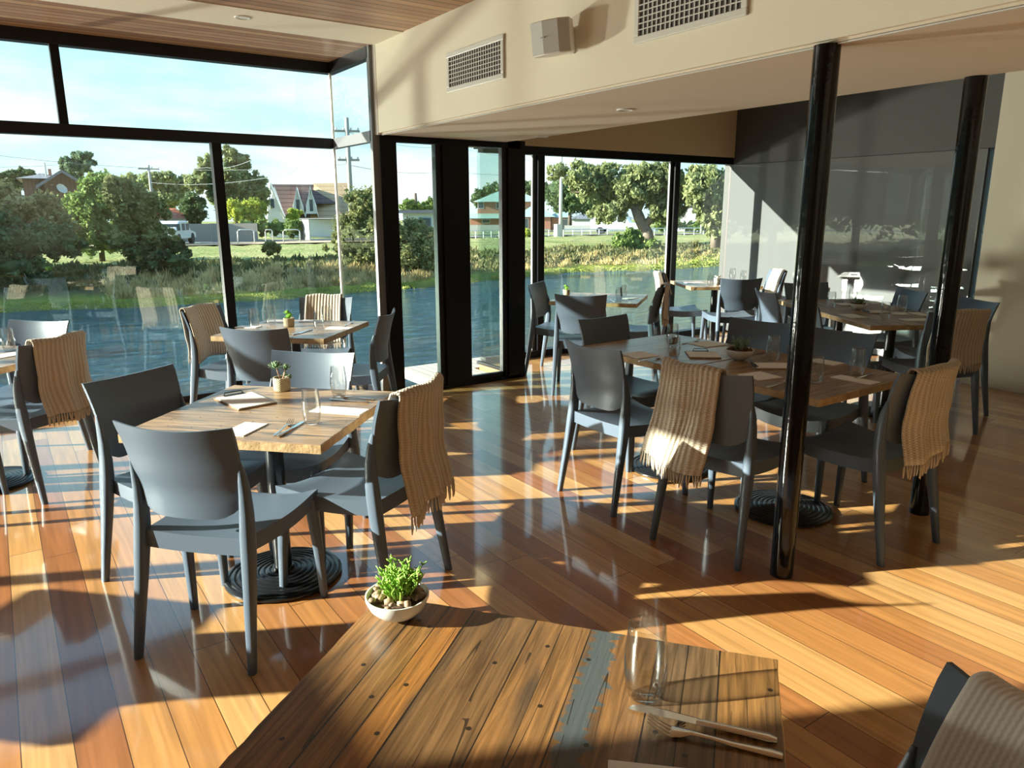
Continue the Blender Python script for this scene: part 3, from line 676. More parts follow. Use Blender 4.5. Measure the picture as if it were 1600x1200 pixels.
t1 = make_table('square reclaimed timber table in full sun with clipboard and succulent pot', 'reclaimed timber dining tables', .83, 2.90, R_(-45))
TB = {'T1': t1}
def tb(key, x, y, deg, label): TB[key] = make_table(label, 'reclaimed timber dining tables', x, y, R_(deg), copy=t1)
tb('T2', 1.63, 4.98, -45, 'square timber table in the bay corner before the glass')
tb('T0', -.20, 4.97, -45, 'timber table cut by the left edge of the picture')
tb('T3', 4.55, 5.12, 38, 'small timber table past the door before the far windows')
tb('T5', 6.50, 5.42, 59, 'farthest timber table beside the charcoal wall')
tb('T4a', 3.165, 2.905, 0, 'left half of the long middle table, where the shaded chair sits at its end')
tb('T4b', 3.165, 2.115, 0, 'right half of the long middle table, crossed by the near post')
tb('T6a', 5.445, 2.855, 59, 'near half of the far right table, its pedestal in view')
tb('T6b', 5.85, 3.525, 59, 'far half of the far right table holding the bowl planter')
TB['T7'] = make_table('large near table of rough boards with blue grey paint in the foreground', 'reclaimed timber dining tables', .50, .75, R_(38-90), topmat='top_near')

# table and chair added past the left edge for floor shadows and reflections
tb('T8', -1.95, 3.72, -45, 'added timber table beyond the left edge, placed for its shadow, mirrored in the window')
chair('C43', -1.50, 3.32, 131, 'added chair beyond the left edge, on the side nearest the sunlit table', 'chair at the added table beyond the left edge')
chair('C44', -.64, 4.53, 43, 'chair beyond the left edge, drawn up to the cut off table', G0)

# ================================================================ THROWS
def throw(key, xa, xb, zb, zf, label, skew=0., seed=1, fold=.010, flare=.05, fringe_b=True, fringe_f=False, wseam=0):
    """draped over a chair back between x = xa and xb (chair's own axes); hangs to zb behind and zf in front"""
    ch = CH[key]; t = empty('throw_blanket', ch.location, ch.rotation_euler[2], label, 'throw', 'knitted beige throws over chair backs')
    rr = random.Random(seed); ph = rr.uniform(0, 6)
    nx = 34; zt = .862; cols = []; uvs = []; n1, n2, n3 = 16, 7, 14
    def pt(c, side, z):
        x = xa+(xb-xa)*c; drop = zt-z
        if side < 0:
            zz = max(.5, z); y = yback(x, min(.85, zz))-.020-flare*drop*1.0-(.0 if z > .5 else (.5-z)*.06)
            y -= fold*(1+math.sin(c*15+ph+drop*2.0))*min(1, drop*5)*.8
            xx = x+skew*drop+(c-.5)*.05*drop+.006*math.sin(drop*9+c*9+ph)*min(1, drop*5)
        else:
            zz = max(.5, z); y = yback(x, min(.85, zz))+.020+flare*.5*drop
            y += fold*(1+math.sin(c*12+ph))*min(1, drop*5)*.6
            xx = x+skew*.3*drop+(c-.5)*.03*drop
            if z < .50: y += (.5-z)*.3
        return Vector((xx, y, z))
    for i in range(nx):
        c = i/(nx-1); col = []
        zbl = zb+.012*math.sin(c*5+ph)+(.03*c if skew > 0 else -.02*c); zfl = zf+.010*math.sin(c*6+ph)
        for j in range(n1): col.append(pt(c, -1, zbl+(zt-.012-zbl)*j/(n1-1)))
        x = xa+(xb-xa)*c; y0 = yback(x, .85); wob = .004*math.sin(c*9+ph); dz = .014*(1-(x/.205)**2)
        a, b = col[-1], pt(c, 1, zt-.012)
        for j in range(1, n2):
            q = math.pi*j/n2; col.append(Vector((x, y0+(a.y-y0)*math.cos(q) if q < math.pi/2 else y0-(b.y-y0)*math.cos(q), zt-.012+.016*math.sin(q)-dz*0+wob*math.sin(q))))
        for j in range(n3): col.append(pt(c, 1, (zt-.012)+(zfl-(zt-.012))*j/(n3-1)))
        cols.append(col)
    nv = len(cols[0]); vs = [p for c_ in cols for p in c_]; fs = [(i*nv+j, i*nv+j+1, (i+1)*nv+j+1, (i+1)*nv+j) for i in range(nx-1) for j in range(nv-1)]
    me = bpy.data.meshes.new('blanket_cloth'); me.from_pydata([tuple(p) for p in vs], [], fs); me.materials.append(M['knit_fine' if key == 'C30' else 'knit'])
    uvl = me.uv_layers.new(name='UVMap'); arc = []
    for i in range(nx):
        a = [0]
        for j in range(1, nv): a.append(a[-1]+(cols[i][j]-cols[i][j-1]).length)
        arc.append(a)
    for p in me.polygons:
        for li in p.loop_indices:
            vi = me.loops[li].vertex_index; i, j = divmod(vi, nv); uvl.data[li].uv = (i/(nx-1)*(xb-xa), arc[i][j])
    me.polygons.foreach_set('use_smooth', [True]*len(me.polygons))
    ob = bpy.data.objects.new('blanket_cloth', me); COL.objects.link(ob); ob.parent = t
    so = ob.modifiers.new('thick', 'SOLIDIFY'); so.thickness = .007; so.offset = 0
    def fr(j, sgn):
        f = MB(); n = int((xb-xa)/.0105)
        for k in range(n+1):
            c = k/n; i = min(nx-2, int(c*(nx-1))); q = c*(nx-1)-i; p = cols[i][j].lerp(cols[i+1][j], q)
            L_ = rr.uniform(.045, .065); dx, dy = rr.uniform(-.008, .008), rr.uniform(-.006, .004)*1
            f.tube([p+Vector((0, 0, .004)), p+Vector((dx*.3, dy*.5, -L_*.3)), p+Vector((dx, dy, -L_*.75)), p+Vector((dx*1.4, dy, -L_))], [.0032, .0046, .0042, .0022], 5)
        f.build('fringe', 'fringe', t, smooth=True)
    if fringe_b: fr(0, -1)
    if fringe_f: fr(nv-1, 1)
    return t
throw('C4', -.145, .20, .38, .56, 'dark brown shaded throw right of the sunlit left table, fringe hanging', skew=.10, seed=2, fold=.016, flare=.10)
throw('C25', -.205, .10, .41, .56, 'long ribbed beige throw over the chair before the near post', skew=-.16, seed=3, fold=.007, flare=.14)
throw('C10', -.16, .20, .44, .58, 'tan throw with bright ribs on the chair at the left edge', skew=.10, seed=4, fold=.014, flare=.10)
throw('C26', -.15, .205, .45, .58, 'red brown shaded throw over the chair right of the near post', skew=.05, seed=5, fold=.010, flare=.10)
throw('C5', -.16, .20, .56, .50, 'taupe throw folded over the chair at the bay mullion', seed=6, fold=.008)
throw('C7', -.12, .16, .52, .49, 'cream throw on the chair in the bay corner, half in shadow', seed=7, fold=.008, fringe_f=True)
throw('C14a', -.12, .14, .55, .62, 'brown throw bundled over the dark far middle chair', seed=8, fold=.02, flare=.12)
throw('C14b', .02, .20, .55, .62, 'bright white lit throw over the chair before the far mullion', seed=9, fold=.010)
throw('C16', -.16, .14, .6, .62, 'small bright white throw against the grey glazed wall', seed=10, fold=.006, fringe_f=True)
throw('C21', -.17, .2, .50, .6, 'dark brown throw with scalloped fringe behind the far post', seed=11, fold=.006, flare=.05)
throw('C30', -.20, .165, .55, .50, 'grey beige textured throw in the bottom right corner', seed=12, fold=.004, flare=.03)

# ================================================================ THINGS ON THE TABLES
ZT = .7255
def glass_proto():
    t = empty('drinking_glass')
    H_ = .132; out = [(.0225, 0), (.0265, .004), (.031, .018), (.0350, .045), (.0355, .065), (.0335, .095), (.0297, H_-.001), (.0290, H_)]
    inn = [(.0276, H_-.0006), (.0322, .095), (.0340, .065), (.0333, .045), (.0285, .020), (.020, .013), (.001, .012)]
    MB().lathe(out+inn, 36, cap1=False).build('tumbler', 'tumbler', t, smooth=True, auto=60)
    return t
gp = glass_proto(); gused = [False]
def glass(px, py, label, z=ZT, s=1.0):
    if gused[0]: o = copy_tree(gp)
    else: o = gp; gused[0] = True
    p = at(px, py, z); o.location = p; o.scale = (s, s, s); tag(o, label, 'glass', 'clear drinking glasses on the tables'); return o
glass(1007, 1088, 'clear tumbler on the near foreground table beside the knife')
glass(488, 662, 'front clear tumbler on the sunlit left table beside the fork')
glass(530, 619, 'rear clear tumbler on the sunlit left table, behind the white napkin')
glass(15, 548, 'clear tumbler at the left edge of the picture')
glass(398, 512, 'leftmost tumbler on the bay corner table'); glass(424, 507, 'tumbler left of the small pot on the bay corner table')
glass(499, 517, 'front right tumbler on the bay corner table'); glass(511, 506, 'back right tumbler on the bay corner table')
glass(967, 470, 'left tumbler of the pair on the small table past the door', s=.9); glass(974, 465, 'right tumbler of the pair on the small table past the door', s=.9)
glass(1050, 541, 'far tumbler at the left end of the long middle table'); glass(1053, 560, 'short tumbler overlapping another at the left of the long middle table', s=.9)
glass(1207, 563, 'tumbler just right of the bowl on the long middle table'); glass(1273, 599, 'tumbler standing just right of the near post'); glass(1338, 586, 'tumbler farthest right on the long middle table')
glass(1144, 437, 'left tumbler on the farthest table'); glass(1161, 441, 'right tumbler on the farthest table')
glass(1110, 446, 'tumbler left of the white pot on the farthest table')
glass(1298, 481, 'tumbler left of the bowl on the far right table'); glass(1332, 470, 'tumbler behind the bowl on the far right table'); glass(1382, 500, 'front tumbler on the far right table')
glass(1408, 487, 'tumbler before the blue chair on the far right table'); glass(1464, 494, 'tumbler seen just left of the far post')

def flatquad(name, pts, z0, z1, m, label=None, cat=None, group=None, parent=None):
    c = sum((Vector((p.x, p.y, 0)) for p in pts), Vector((0, 0, 0)))/4
    b = MB().prism([(p.x-c.x, p.y-c.y) for p in pts], z0-z0, z1-z0).build(name, m, parent)
    b.location = (c.x, c.y, z0)
    if label: tag(b, label, cat, group)
    return b
def napkin(cx, cy, deg, label, L_=.20, W=.105, z=ZT, px=True):
    p = at(cx, cy, z) if px else Vector((cx, cy, z))
    b = MB(); b.prism([(-L_/2, -W/2), (L_/2, -W/2), (L_/2, W/2), (-L_/2, W/2)], 0, .0016)
    b.prism([(-L_/2+.001, -W/2+.002), (L_/2-.001, -W/2+.0035), (L_/2-.002, W/2-.001), (-L_/2+.002, W/2-.002)], .0018, .0036)
    o = b.build('paper_napkin', 'paper'); o.location = p; o.rotation_euler = (0, 0, R_(deg)); return tag(o, label, 'napkin', 'folded white paper napkins')
def clipboard(cx, cy, deg, label, L_=.215, W=.155):
    p = at(cx, cy, ZT); t = empty('clipboard_menu', p, R_(deg), label, 'clipboard', 'menu clipboards')
    MB().box((-L_/2, -W/2, 0), (L_/2, W/2, .004)).build('backing_board', 'board', t)
    MB().box((-L_/2+.004, -W/2+.004, .0042), (L_/2-.012, W/2-.004, .008)).build('menu_sheets', 'paper', t)
    c = MB(); c.box((L_/2-.022, -.045, .0082), (L_/2-.004, .045, .0115)); c.tube([(L_/2-.01, -.04, .0115), (L_/2-.004, -.036, .02), (L_/2-.004, .036, .02), (L_/2-.01, .04, .0115)], .0022, 6)
    c.build('clip', 'clip', t, smooth=True, auto=40)
    return t
def fork(cx, cy, deg, label, px=True, s=1):
    b = MB(); n = 14
    path = [(-.10, 0, .002), (-.085, 0, .003), (-.03, 0, .004), (0, 0, .007), (.03, 0, .008), (.045, 0, .0045), (.06, 0, .003)]
    b.tube(path, [.0080, .0095, .0062, .0042, .0050, .0105, .0130], 10, flat=.30)
    for k in range(4):
        y = -.0111+.0074*k; b.tube([(.056, y*.9, .003), (.066, y, .0045), (.080, y, .0105), (.096, y, .020)], [.0026, .0023, .0020, .0012], 6, flat=.6)
    o = b.build('dinner_fork', 'steel', smooth=True, auto=60); p = at(cx, cy, ZT) if px else Vector((cx, cy, ZT)); o.location = p; o.rotation_euler = (0, 0, R_(deg)); o.scale = (s, s, s)
    return tag(o, label, 'fork', 'steel forks laid on the tables')
def knife(cx, cy, deg, label, s=1):
    p = at(cx, cy, ZT); t = empty('dinner_knife', p, R_(deg), label, 'knife', 'steel knives laid on the tables')
    MB().tube([(-.112, 0, .0042), (-.10, 0, .0048), (-.06, 0, .0046), (-.005, 0, .004), (.006, 0, .0036)], [.006, .0098, .0086, .0072, .0062], 12, flat=.42).build('handle', 'steel', t, smooth=True, auto=60)
    b = MB(); pr = [(.004, -.007), (.07, -.0105), (.095, -.0098), (.108, -.003), (.112, .0062), (.10, .0075), (.004, .007)]
    b.prism(pr, .0025, .0042); b.build('blade', 'steel', t)
    t.scale = (s, s, s); return t
def dirdeg(a, b, z=ZT):
    A, B = at(*a, z), at(*b, z); return math.degrees(math.atan2(B.y-A.y, B.x-A.x))
def mid(a, b): return ((a[0]+b[0])/2, (a[1]+b[1])/2)
# sunlit left table
clipboard(383, 627, 98, 'clipboard with dark clip and white menu on the sunlit left table', .255, .165)
napkin(382, 671, 41, 'white napkin at the near left edge of the sunlit left table', L_=.16, W=.10)
napkin(530, 642, -50, 'white napkin at the right side of the sunlit left table', L_=.22, W=.09)
fork(443, 671, dirdeg((424, 686), (461, 657)), 'fork on the sunlit left table beside its knife', s=.9)
knife(455, 671, dirdeg((434, 687), (478, 660)), 'knife on the sunlit left table beside its fork', s=.9)
fork(556, 623, dirdeg((590, 626), (520, 620)), 'fork behind the napkin on the sunlit left table', s=.9)
knife(545, 627, dirdeg((580, 628), (515, 622)), 'knife by the rear tumbler on the sunlit left table', s=.85)
# near foreground table
knife(1094, 1132, dirdeg((1205, 1158), (978, 1106)), 'knife lying above the fork on the near foreground table', s=1.0)
fork(1112, 1159, dirdeg((1212, 1180), (1003, 1136)), 'fork crossing below the knife on the near foreground table', s=1.0)
napkin(1070, 1248, -44, 'white napkin cut by the bottom edge on the near foreground table', L_=.21, W=.11)
# bay corner table
napkin(388, 511, -45, 'napkin at the left of the bay corner table', .16, .09); napkin(433, 503, -45, 'napkin behind the tumblers on the bay corner table', .16, .09)
napkin(488, 502, -40, 'napkin before the cream throw on the bay corner table', .17, .10); napkin(530, 513, -45, 'napkin at the right corner of the bay corner table', .17, .09)
fork(479, 518, 40, 'fork at the front of the bay corner table', s=.9); knife(470, 520, 40, 'knife at the front of the bay corner table', s=.9)
fork(545, 507, 45, 'fork at the right corner of the bay corner table', s=.9)
# left edge table
napkin(8, 556, 30, 'napkin on the table at the left edge', .18, .12)
# small table past the door
napkin(985, 466, 20, 'napkin on the small table past the door', .17, .10); knife(957, 471, 60, 'knife on the small table past the door', s=.9)
# farthest table
napkin(1085, 442, -20, 'wide napkin at the left of the farthest table', .2, .11); napkin(1140, 441, -20, 'napkin by the pot on the farthest table', .16, .10); napkin(1137, 447, -30, 'napkin at the front edge of the farthest table', .16, .08)
# long middle table
clipboard(1098, 555, 50, 'shaded clipboard left of the bowl on the long middle table', .19, .17)
clipboard(1207, 573, 142, 'clipboard right of the bowl on the long middle table, clip to the left', .21, .14)
napkin(1000, 555, -6, 'napkin nearest the streaked chair on the long middle table', .15, .16); napkin(1105, 538, 85, 'napkin at the far edge of the long middle table, left half', .16, .16)
napkin(1187, 588, -10, 'napkin between the beige throw and the near post', .15, .15); napkin(1336, 594, -90, 'napkin at the right end of the long middle table', .20, .09)
napkin(1290, 566, -90, 'napkin behind the tumbler right of the near post', .16, .10)
fork(1018, 562, 0, 'fork beside the napkin nearest the streaked chair', s=.95); knife(1352, 588, 5, 'knife at the right end of the long middle table', s=.9); fork(1217, 601, 5, 'fork left of the near post on the long middle table', s=.95)
fork(1080, 535, 5, 'fork at the far edge of the long middle table', s=.9)
# far right table
clipboard(1318, 476, 60, 'clipboard behind the tumbler on the far right table', .18, .13); clipboard(1370, 488, 150, 'clipboard beside the front tumbler on the far right table', .2, .14)
napkin(1332, 494, 59, 'napkin at the front left edge of the far right table', .2, .13); napkin(1367, 473, 59, 'napkin at the wall side of the far right table', .16, .1)
napkin(1438, 491, 59, 'napkin nearest the wall end of the far right table', .18, .1); napkin(1432, 500, -31, 'napkin beside the chair with the dark throw', .2, .12); 
napkin(1405, 490, 40, 'napkin right of the centre clipboard on the far right table', .15, .12)

# ---- plants
def leaf(b, base, d, L_, w, mi=0, droop=.3):
    d = Vector(d).normalized(); side = d.cross(Vector((0, 0, 1)))
    if side.length < .05: side = Vector((1, 0, 0))
    side.normalize(); nrm = side.cross(d).normalized(); vs = []
    for k, (q, ww) in enumerate(((0, .35), (.35, .9), (.7, 1), (1, .06))):
        c = Vector(base)+d*L_*q-Vector((0, 0, 1))*droop*L_*q*q; vs += [c-side*w*ww, c+nrm*w*.35*ww, c+side*w*ww, c-nrm*w*.25*ww]
    fs = []
    for i in range(3):
        for k in range(4): fs.append((i*4+k, i*4+(k+1) % 4, (i+1)*4+(k+1) % 4, (i+1)*4+k))
    b.add(vs, fs+[(0, 1, 2, 3), (12, 13, 14, 15)], mi)
def woven_plant(px, py, label, s=1.0, kind='rosette'):
    t = empty('potted_succulent', at(px, py, ZT), 0, label, 'plant', 'small pots on the tables'); rr = random.Random(int(px))
    MB().lathe([(.030, 0), (.036, .003), (.038, .02), (.0385, .055), (.037, .062), (.033, .062), (.032, .052)], 28, cap1=False).build('woven_pot', 'weave', t, smooth=True, auto=50)
    MB().lathe([(.034, .05), (.034, .054)], 20).build('potting_mix', 'soil', t)
    st = MB(); lf = MB()
    heads = [(-.022, .004, .115, 1.15), (.025, -.003, .110, .85), (.034, .012, .066, .55), (.012, .02, .075, .5)] if kind == 'rosette' else [(0, 0, .07, 1), (-.01, .005, .10, .9), (.012, 0, .085, .8)]
    # stems spread sideways as seen from the room
    sx = CR.x, CR.y
    for hx, hy, hz, hs in heads:
        top = Vector((sx[0]*hx-sx[1]*hy, sx[1]*hx+sx[0]*hy, hz)); st.tube([(top.x*.2, top.y*.2, .05), (top.x*.65, top.y*.65, .05+(hz-.05)*.5), top], [.0035, .0028, .003], 6)
        for k in range(26):
            a = k*2.4; el = R_(75-62*(k/26)); leaf(lf, top+Vector((0, 0, -.016*k/26)), (math.cos(a)*math.cos(el), math.sin(a)*math.cos(el), math.sin(el)), (.017+.022*k/26)*hs, .0060*hs, droop=-.1)
    st.build('stems', 'stemb', t, smooth=True); lf.build('leaves', 'succ' if kind == 'rosette' else 'lime', t, smooth=True)
    t.scale = (s, s, s); return t
woven_plant(441, 610, 'woven pot with two tall succulent rosettes on the sunlit left table', .98)
woven_plant(452, 510, 'woven pot with a green sprig on the bay corner table', .98, 'sprig')
woven_plant(885, 461, 'small woven pot on the small table past the door', .85, 'sprig')
def bowl_plant(px, py, label, s=1.0, leafm='lime', sparse=False):
    t = empty('bowl_planter', at(px, py, ZT), 0, label, 'plant', 'white bowls planted with succulents'); rr = random.Random(int(px))
    R0 = .078
    MB().lathe([(.028, 0), (.032, .004), (.050, .012), (.068, .030), (.0775, .052), (R0, .060), (.0745, .060), (.070, .048), (.055, .030)], 40, cap1=False).build('bowl', 'ceramic', t, smooth=True, auto=60)
    MB().lathe([(.070, .046), (.070, .050)], 24).build('potting_mix', 'soil', t)
    pb = MB()
    for k in range(46):
        a = rr.uniform(0, 6.28); r = .066*math.sqrt(rr.uniform(0, 1)); c = Vector((r*math.cos(a), r*math.sin(a), .054+rr.uniform(0, .008))); q = rr.uniform(.008, .014)
        bm = bmesh.new(); bmesh.ops.create_icosphere(bm, subdivisions=1, radius=q); sc = Vector((rr.uniform(.8, 1.3), rr.uniform(.8, 1.3), rr.uniform(.6, .9))); rot = Matrix.Rotation(rr.uniform(0, 3), 3, 'Z')
        bm.verts.index_update(); pb.add([rot @ Vector((v.co.x*sc.x, v.co.y*sc.y, v.co.z*sc.z))+c for v in bm.verts], [[v.index for v in f.verts] for f in bm.faces]); bm.free()
    pb.build('pebbles', 'pebble' if leafm == 'lime' else 'soil', t, smooth=True)
    lf = MB(); n = 26 if sparse else 95
    for k in range(n):
        a = rr.uniform(0, 6.28); r = rr.uniform(0, .034); base = Vector((r*math.cos(a)+.004, r*math.sin(a), .056))
        tilt = rr.uniform(.05, .75); d = Vector((math.cos(a)*tilt, math.sin(a)*tilt, 1)); L_ = rr.uniform(.035, .075); p = base
        segs = [base+d.normalized()*L_*q+Vector((rr.uniform(-.004, .004), rr.uniform(-.004, .004), 0)) for q in (0, .4, .75, 1)]
        lf.tube(segs, [.0022, .0030, .0028, .0012], 5)
        for q in (1, 2, 3, 3):
            a2 = rr.uniform(0, 6.28); e = Vector((math.cos(a2), math.sin(a2), .9)).normalized()*rr.uniform(.010, .020); lf.tube([segs[q], segs[q]+e], [.0026, .0012], 4)
    lf.build('succulent_fronds', leafm, t, smooth=True)
    t.scale = (s, s, s); return t
bowl_plant(622, 962, 'white bowl of lime green succulent and pebbles at the corner of the near table', .80)
bowl_plant(1155, 562, 'white bowl planter in shade on the long middle table', .95, 'succ', True)
bowl_plant(1341, 484, 'white bowl planter on the far right table', .85, 'succ', True)
def flower_pot(px, py, label):
    t = empty('flower_pot', at(px, py, ZT), 0, label, 'plant'); MB().lathe([(.028, 0), (.036, .01), (.040, .06), (.035, .06)], 20, cap1=False).build('pot', 'ceramic', t, smooth=True)
    f = MB(); rr = random.Random(3)
    for k in range(14):
        a = rr.uniform(0, 6.28); leaf(f, (0, 0, .05), (math.cos(a)*.7, math.sin(a)*.7, 1), rr.uniform(.04, .09), .012)
    f.build('blooms', 'petal', t, smooth=True)
flower_pot(1121, 443, 'white pot with pale blooms on the farthest table')

# ================================================================ OUTSIDE
WZ = -1.25
def pond():
    o = MB().add([(-90, -60, WZ), (90, -60, WZ), (90, 90, WZ), (-90, 90, WZ)], [(0, 1, 2, 3)]).build('pond_water', 'water')
    struct(o, 'rippled blue green pond outside the windows', 'pond')
pond()
SH = [(-60, 42), (0, 42), (30, 42), (36.5, 41.6), (41, 38.5), (45, 36), (50, 35), (54, 32), (58, 30), (63, 27.5), (68, 26.3), (74, 25), (82, 24.6), (89, 25.5), (100, 24), (115, 25), (130, 27), (150, 30), (170, 30), (200, 32)]
def shore(phi):
    for (a, ra), (b, rb) in zip(SH, SH[1:]):
        if a <= phi <= b: return ra+(rb-ra)*(phi-a)/(b-a)
    return SH[-1][1]
def gz(d):      # height of the bank d metres back from the waterline
    pts = [(-6, -2.2), (0, -1.25), (.6, -1.12), (2.5, -1.02), (5, -.72), (9, -.50), (16, -.40), (26, -.44), (40, -.68), (60, -1.05), (90, -1.55), (120, -1.9), (400, -2.0)]
    for (a, za), (b, zb) in zip(pts, pts[1:]):
        if d <= b: return za+(zb-za)*(max(a, d)-a)/(b-a)
    return -2.0
def gpos(phi, d, dz=0): r = shore(phi)+d; return Vector((r*math.cos(R_(phi)), r*math.sin(R_(phi)), gz(d)+dz))
def phi_of(px): d = ray(px, 331); return math.degrees(math.atan2(d.y, d.x))
def ground():
    ds = [-6, -2, 0, .4, .8, 1.5, 2.5, 3.5, 5, 7, 9, 12, 16, 22, 30, 45, 70, 110, 180, 320]; vs, fs, att = [], [], []; n = 261
    rr = random.Random(2); nz = [rr.uniform(-1, 1) for _ in range(400)]
    for i in range(n):
        ph = -60+i
        for j, d in enumerate(ds):
            w = .35*math.sin(ph*1.9)+.25*math.sin(ph*4.3+1) if -1 < d < 6 else 0
            p = gpos(ph, d); r = shore(ph)+d+w; z = p.z+(.05*math.sin(ph*2.7+d) if d > 2 else 0)
            vs.append((r*math.cos(R_(ph)), r*math.sin(R_(ph)), z)); att.append(max(0, d))
    m = len(ds)
    fs = [(i*m+j, (i+1)*m+j, (i+1)*m+j+1, i*m+j+1) for i in range(n-1) for j in range(m-1)]
    b = MB().add(vs, fs); o = b.build('ground', 'ground', smooth=True)
    a = o.data.attributes.new('shore', 'FLOAT', 'POINT'); a.data.foreach_set('value', att)
    struct(o, 'grassy bank and parkland across the pond', 'ground')
ground()
def strip(name, d0, d1, p0, p1, m, lab, cat, dz=.03):
    vs = []; n = int(abs(p1-p0)*1)+2
    for i in range(n):
        ph = p0+(p1-p0)*i/(n-1)
        for d in (d0, d1): vs.append(gpos(ph, d, dz))
    struct(MB().add(vs, [(2*i, 2*i+2, 2*i+3, 2*i+1) for i in range(n-1)]).build(name, m), lab, cat)
strip('gravel_path', 24, 29, 68, 130, 'path', 'tan gravel path beyond the bank', 'path', .06)
strip('road', 31, 38, 30, 130, 'asphalt', 'grey street in front of the houses', 'road', .05)

# ---- grass and reeds along the bank
M['reed1'] = foliage('dry_reeds', (.20, .15, .06), (.42, .32, .14), (.60, .47, .24), .8)
M['reed2'] = foliage('olive_scrub', (.05, .06, .025), (.12, .12, .045), (.20, .17, .09), .7)
M['moss'] = foliage('bright_marsh_grass', (.16, .18, .04), (.26, .28, .06), (.36, .35, .10), .6)
def blades(name, m, p0, p1, d0, d1, n, hmin, hmax, w, label, cat, seed, lean=.5, clump=0):
    rr = random.Random(seed); vs, fs = [], []; cl = [(rr.uniform(p0, p1), rr.uniform(d0, d1)) for _ in range(clump)] if clump else None
    for k in range(n):
        if cl:
            c = cl[rr.randrange(clump)]; ph = c[0]+rr.gauss(0, .35); d = max(d0, c[1]+rr.gauss(0, .35))
        else: ph = rr.uniform(p0, p1); d = rr.uniform(d0, d1)
        p = gpos(ph, d, -.03); h = rr.uniform(hmin, hmax)*(1 if not cl else .6+.4*math.exp(-((ph-c[0])/.5)**2)); h *= .72+.38*math.sin(ph*3.1+d*1.7)*math.sin(ph*1.3+1); a = rr.uniform(0, 6.28); l = Vector((math.cos(a), math.sin(a), 0))*rr.uniform(0, lean)*h; s = Vector((-math.sin(R_(ph)), math.cos(R_(ph)), 0))*w
        s = Matrix.Rotation(rr.uniform(-1.2, 1.2), 3, 'Z') @ s
        o = len(vs); vs += [p-s, p+s, p+l*.5+Vector((0, 0, h*.6))+s*.7, p+l+Vector((0, 0, h)), p+l*.5+Vector((0, 0, h*.6))-s*.7]; fs.append((o, o+1, o+2, o+3, o+4))
    me = bpy.data.meshes.new(name); me.from_pydata([tuple(v) for v in vs], [], fs); me.materials.append(M[m]); ob = bpy.data.objects.new(name, me); COL.objects.link(ob)
    tag(ob, label, cat, kind='stuff')
blades('dry_reeds', 'reed1', 62, 84, 1.2, 5.0, 9000, .22, .55, .03, 'pale dry reeds in a band along the left bank', 'reeds', 1, clump=260)
blades('dry_reeds', 'reed1', 36, 62, 1.6, 5.0, 4500, .15, .4, .03, 'dry grasses scattered along the right bank', 'reeds', 2, clump=180)
blades('dark_scrub', 'reed2', 34, 130, 3.0, 9.0, 24000, .10, .38, .06, 'dark olive scrub covering the slope of the bank', 'scrub', 3, clump=1500)
blades('marsh_grass', 'moss', 34, 110, .0, .9, 9000, .04, .12, .05, 'bright yellow green marsh grass at the waterline', 'grass', 4)
blades('marsh_grass', 'moss', 34, 44, .5, 4.0, 4000, .06, .22, .06, 'green lawn edge at the right end of the pond', 'grass', 5)

